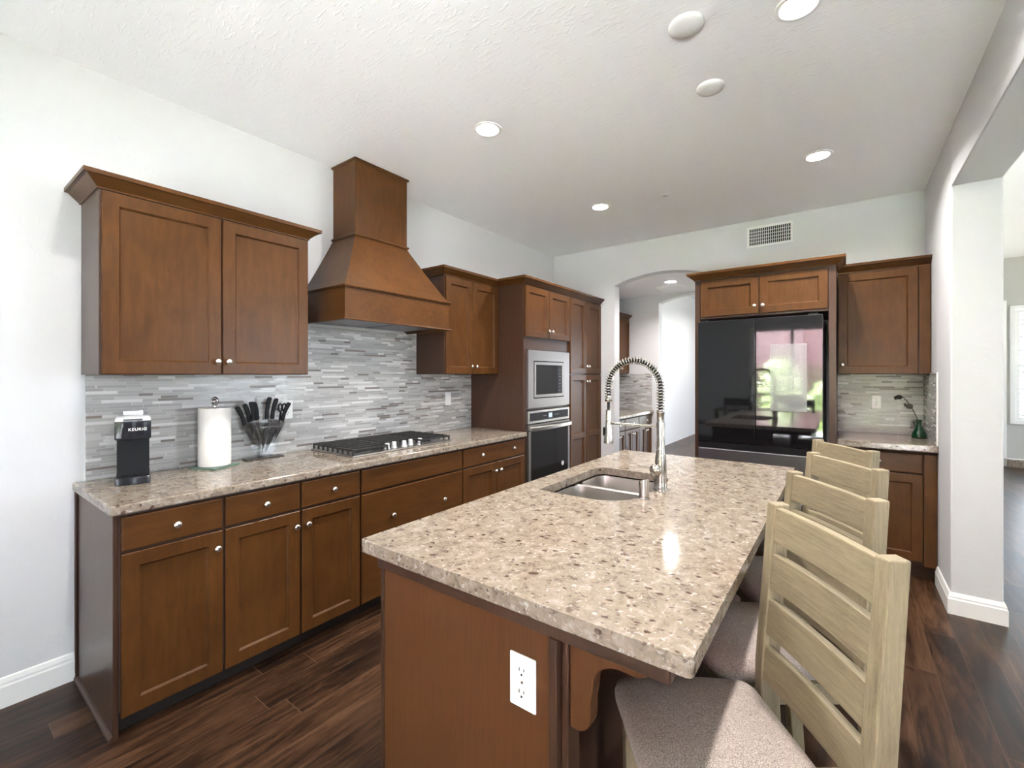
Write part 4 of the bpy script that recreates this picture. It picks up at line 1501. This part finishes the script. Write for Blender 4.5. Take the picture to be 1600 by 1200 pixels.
def make_stool(label):
    t = thing('counter_stool', label, 'stool', (0, 0, 0), 0, 'counter stools along the island')
    front = [(-0.012, 0), (0.026, 0.45), (0.036, 0.56), (0.034, 0.64), (0.0, 1.065)]
    back = [(-0.042, 1.065), (-0.014, 0.64), (-0.014, 0.56), (-0.020, 0.45), (-0.052, 0)]
    for s_ in (-1, 1):
        x = s_ * 0.182
        MB().prism(front + back, 'x', x - 0.018, x + 0.018).build('rear_post', M['stool_v'], t, bevel=0.004)
    for k in range(4):
        z1 = 1.057 - k * 0.1225
        z0 = z1 - 0.092
        lo = []
        for q in range(11):
            s_ = q / 10
            x = -0.167 + 0.334 * s_
            bow = -0.007 * (1 - (2 * s_ - 1) ** 2)
            arc = 0.001 * (1 - (2 * s_ - 1) ** 2)
            def yf(z): return 0.034 * (1.065 - z) / 0.425 - 0.004
            lo.append([(x, yf(z0) + bow, z0 + arc * 0), (x, yf(z1) + bow, z1 + arc), (x, yf(z1) + bow - 0.020, z1 + arc), (x, yf(z0) + bow - 0.020, z0)])
        MB().loft(lo).build('back_slat', M['stool_h'], t, bevel=0.003)
    for s_ in (-1, 1):
        x = s_ * 0.168
        lo = [[(x + a * w, 0.385 + b * w, z) for a, b in ((-1, -1), (1, -1), (1, 1), (-1, 1))] for z, w in ((0, 0.014), (0.30, 0.018), (0.545, 0.020))]
        MB().loft(lo).build('front_leg', M['stool_v'], t, bevel=0.003)
    mb = MB()
    mb.box(-0.147, 0.147, 0.374, 0.394, 0.488, 0.545).box(-0.158, 0.158, 0.075, 0.095, 0.488, 0.545)
    for s_ in (-1, 1):
        mb.box(s_ * 0.159, s_ * 0.179, 0.037, 0.364, 0.488, 0.545)
    mb.build('seat_rail', M['stool_h'], t, bevel=0.002)
    MB().box(-0.151, 0.151, 0.376, 0.396, 0.17, 0.205).build('footrest', M['stool_h'], t, bevel=0.003)
    for s_ in (-1, 1):
        MB().box(s_ * 0.162, s_ * 0.178, 0.019, 0.367, 0.27, 0.30).build('side_stretcher', M['stool_v'], t, bevel=0.003)
    MB().box(-0.163, 0.163, -0.020, -0.004, 0.27, 0.30).build('rear_stretcher', M['stool_h'], t, bevel=0.003)

    def outline(e, z, n=7):
        # trapezoid with rounded corners: wider at the front
        yb, yf_, hb, hf = 0.066, 0.434, 0.174, 0.190
        base = rrect(-1, 1, yb + e, yf_ - e, (0.0,) * 4, z, n)
        r_ = 0.045
        out = []
        cs = [(-(hb - e) + r_, yb + e + r_, 180), ((hb - e) - r_, yb + e + r_, 270), ((hf - e) - r_, yf_ - e - r_, 0), (-(hf - e) + r_, yf_ - e - r_, 90)]
        for cx, cy, a0 in cs:
            for k in range(n + 1):
                a = R(a0 + 90 * k / n)
                out.append((cx + r_ * math.cos(a), cy + r_ * math.sin(a), z))
        return out
    lo = [outline(0.012, 0.546), outline(0.002, 0.556), outline(0.0, 0.575), outline(0.004, 0.592), outline(0.014, 0.603), outline(0.032, 0.611)]
    c = (0, 0.252)
    for s_, z in ((0.78, 0.616), (0.5, 0.621), (0.2, 0.623)):
        lo.append([(p[0] * s_, c[1] + (p[1] - c[1]) * s_, z) for p in outline(0.032, z)])
    MB().loft(lo).build('seat_cushion', M['fabric'], t, smooth=80)
    return t


def copy_tree(o, parent=None):
    c = o.copy()
    COL.objects.link(c)
    c.parent = parent
    for ch in list(o.children):
        copy_tree(ch, c)
    return c


stool = make_stool('weathered wood ladder-back counter stool nearest the camera, at the island corner')
spots = [(-0.052, 1.255, 'weathered wood ladder-back counter stool nearest the camera, at the island corner'),
         (-0.052, 1.752, 'ladder-back counter stool second from the camera, directly behind the nearest one'),
         (-0.020, 2.275, 'ladder-back counter stool third from the camera along the island'),
         (-0.022, 2.775, 'ladder-back counter stool furthest from the camera, closest to the refrigerator')]
for i, (x, y, lab) in enumerate(spots):
    o = stool if i == 0 else copy_tree(stool)
    o.location = (x, y, 0)
    o.rotation_euler = (0, 0, R(90 + 36.9))
    o['label'] = lab

# ================================================================= dining set behind the camera and the garden (seen in the refrigerator glass)
t = thing('dining_table', 'dark wood dining table before the patio door, mirrored in the refrigerator', 'table', (-1.05, -1.75, 0.0125))
MB().box(-0.95, 0.95, -0.46, 0.46, 0.715, 0.755).build('tabletop', M['dark_furniture'], t, bevel=0.004)
for sx in (-1, 1):
    for sy in (-1, 1):
        MB().box(sx * 0.90 - 0.04, sx * 0.90 + 0.04, sy * 0.41 - 0.04, sy * 0.41 + 0.04, 0, 0.714).build('leg', M['dark_furniture'], t)


def make_chair(label):
    t = thing('dining_chair', label, 'chair', (0, 0, 0), 0, 'dining chairs mirrored in the refrigerator')
    MB().box(-0.22, 0.22, -0.22, 0.22, 0.43, 0.47).build('seat', M['dark_furniture'], t, bevel=0.01)
    for sx in (-1, 1):
        MB().box(sx * 0.2 - 0.02, sx * 0.2 + 0.02, 0.17, 0.21, 0, 0.43).build('leg', M['dark_furniture'], t)
        MB().box(sx * 0.2 - 0.02, sx * 0.2 + 0.02, -0.25, -0.21, 0, 1.0).build('leg', M['dark_furniture'], t)
    MB().box(-0.18, 0.18, -0.245, -0.22, 0.86, 0.99).build('back_rail', M['dark_furniture'], t)
    MB().box(-0.18, 0.18, -0.24, -0.22, 0.62, 0.68).build('back_rail', M['dark_furniture'], t)
    return t


ch = make_chair('dark dining chair at the left end of the table, mirrored in the refrigerator')
cspots = [(-2.25, -1.75, -90, 'dark dining chair at the end of the table towards the left wall'), (-1.5, -1.02, 180, 'dark dining chair on the kitchen side of the table, towards the left wall'),
          (-0.6, -1.02, 180, 'dark dining chair on the kitchen side of the table, towards the right'), (-0.9, -2.46, 0, 'dark dining chair on the patio side of the table')]
for i, (x, y, rz, lab) in enumerate(cspots):
    o = ch if i == 0 else copy_tree(ch)
    o.location = (x, y, 0.0125)
    o.rotation_euler = (0, 0, R(rz))
    o['label'] = lab

tag(MB().box(-1.75, -0.1, -3.1, -0.35, 0.001, 0.012).build('bounce_rug', plain('bounce_rug_wool', (0.80, 0.80, 0.80), 0.95)), 'unseen cream rug added under the dining table to bounce sunlight onto the ceiling', 'rug')  # unseen pale rug, added to throw sunlight up onto the ceiling
struct('ground_patio', MB().box(-6, 8, -6.2, -3.51, -0.14, -0.02), M['patio'])
struct('ground_lawn', MB().box(-14, 24, -16, -6.21, -0.16, -0.04), M['grass'])
struct('ground_side', MB().box(6.81, 24, -6.2, 24, -0.16, -0.04), M['grass'])
struct('ground_front', MB().box(-14, 6.8, 12.81, 24, -0.16, -0.04), M['grass'])
# fence
t = thing('garden_fence', 'weathered board fence behind the garden, mirrored in the refrigerator', 'fence', (0, -8.6, -0.04))
mb = MB()
x = -7.0
while x < 6.0:
    h = 1.75 + 0.02 * random.random()
    mb.box(x, x + 0.135, -0.02, 0.0, 0, h)
    x += 0.15
mb.build('boards', M['fence'], t)
MB().box(-7, 6, -0.06, -0.02, 0.4, 0.5).box(-7, 6, -0.06, -0.02, 1.35, 1.45).build('rails', M['fence'], t)
# neighbouring house
t = thing('neighbour_house', 'plum coloured house with lap siding beyond the garden fence', 'house', (-1.5, -13.0, -0.04))
MB().box(-5, 0.2, -3, 0, 0, 6.0).build('wall', M['siding'], t)
MB().box(0.2, 7, -3.5, -0.8, 0, 6.0).build('wall', M['siding'], t)
MB().prism([(-0.3, 5.9), (-1.75, 7.0), (-3.4, 5.9)], 'x', -5.4, 7.4).build('roof', M['roof'], t)
mb = MB()
frame_rect(mb, 'y', -0.80, 0.06, 1.2, 2.4, 1.2, 2.6, 0.1)
wf = mb.build('window', M['trim'], t)
MB().box(1.3, 2.3, -0.78, -0.76, 1.3, 2.5).build('pane', M['oven_glass'], wf)


def shrub(name, label, x, y, h, w, n):
    t = thing(name, label, 'shrub', (x, y, -0.04), 0, 'garden shrubs')
    mb = MB()
    for k in range(n):
        a, q = random.uniform(0, 6.283), math.sqrt(random.random())
        z = h * (0.15 + 0.85 * random.random())
        rr = w * q * (0.55 + 0.45 * math.sin(math.pi * min(1, z / h)))
        c = Vector((rr * math.cos(a), rr * math.sin(a), z))
        d = Vector((random.uniform(-1, 1), random.uniform(-1, 1), random.uniform(-0.3, 1))).normalized()
        e = d.cross(Vector((0.3, 0.5, 0.8))).normalized() * 0.035
        l = 0.11
        mb.add([c, c + d * l * 0.5 + e, c + d * l, c + d * l * 0.5 - e], [(0, 1, 2, 3)])
    mb.build('foliage', M['foliage'], t)
    mb = MB()
    for k in range(5):
        a = k * 1.26
        mb.tube([(0, 0, 0), (w * 0.3 * math.cos(a), w * 0.3 * math.sin(a), h * 0.7)], [0.02, 0.008], 6)
    mb.build('stem', M['fence'], t)


for i, (x, y, h, w) in enumerate(((-5.4, -7.6, 2.6, 0.65), (-4.0, -7.5, 1.9, 0.6), (-2.75, -7.6, 1.5, 0.55), (-1.55, -7.5, 1.9, 0.55), (-0.4, -7.6, 1.2, 0.5), (1.4, -7.7, 1.6, 0.55))):
    shrub('garden_shrub', ('tall leafy shrub at the left of the fence', 'leafy shrub second along the fence', 'low leafy shrub third along the fence', 'bushy shrub in the middle of the fence', 'low shrub right of the middle of the fence', 'leafy shrub at the right of the fence')[i], x, y, h, w, 1100)

for x, lab in ((-1.45, 'low planting by the patio door, towards the left wall side'), (-0.55, 'low planting by the patio door, in the middle'), (0.4, 'low planting by the patio door, towards the right')):
    shrub('low_shrub', lab, x, -5.0, 0.62, 0.38, 700)
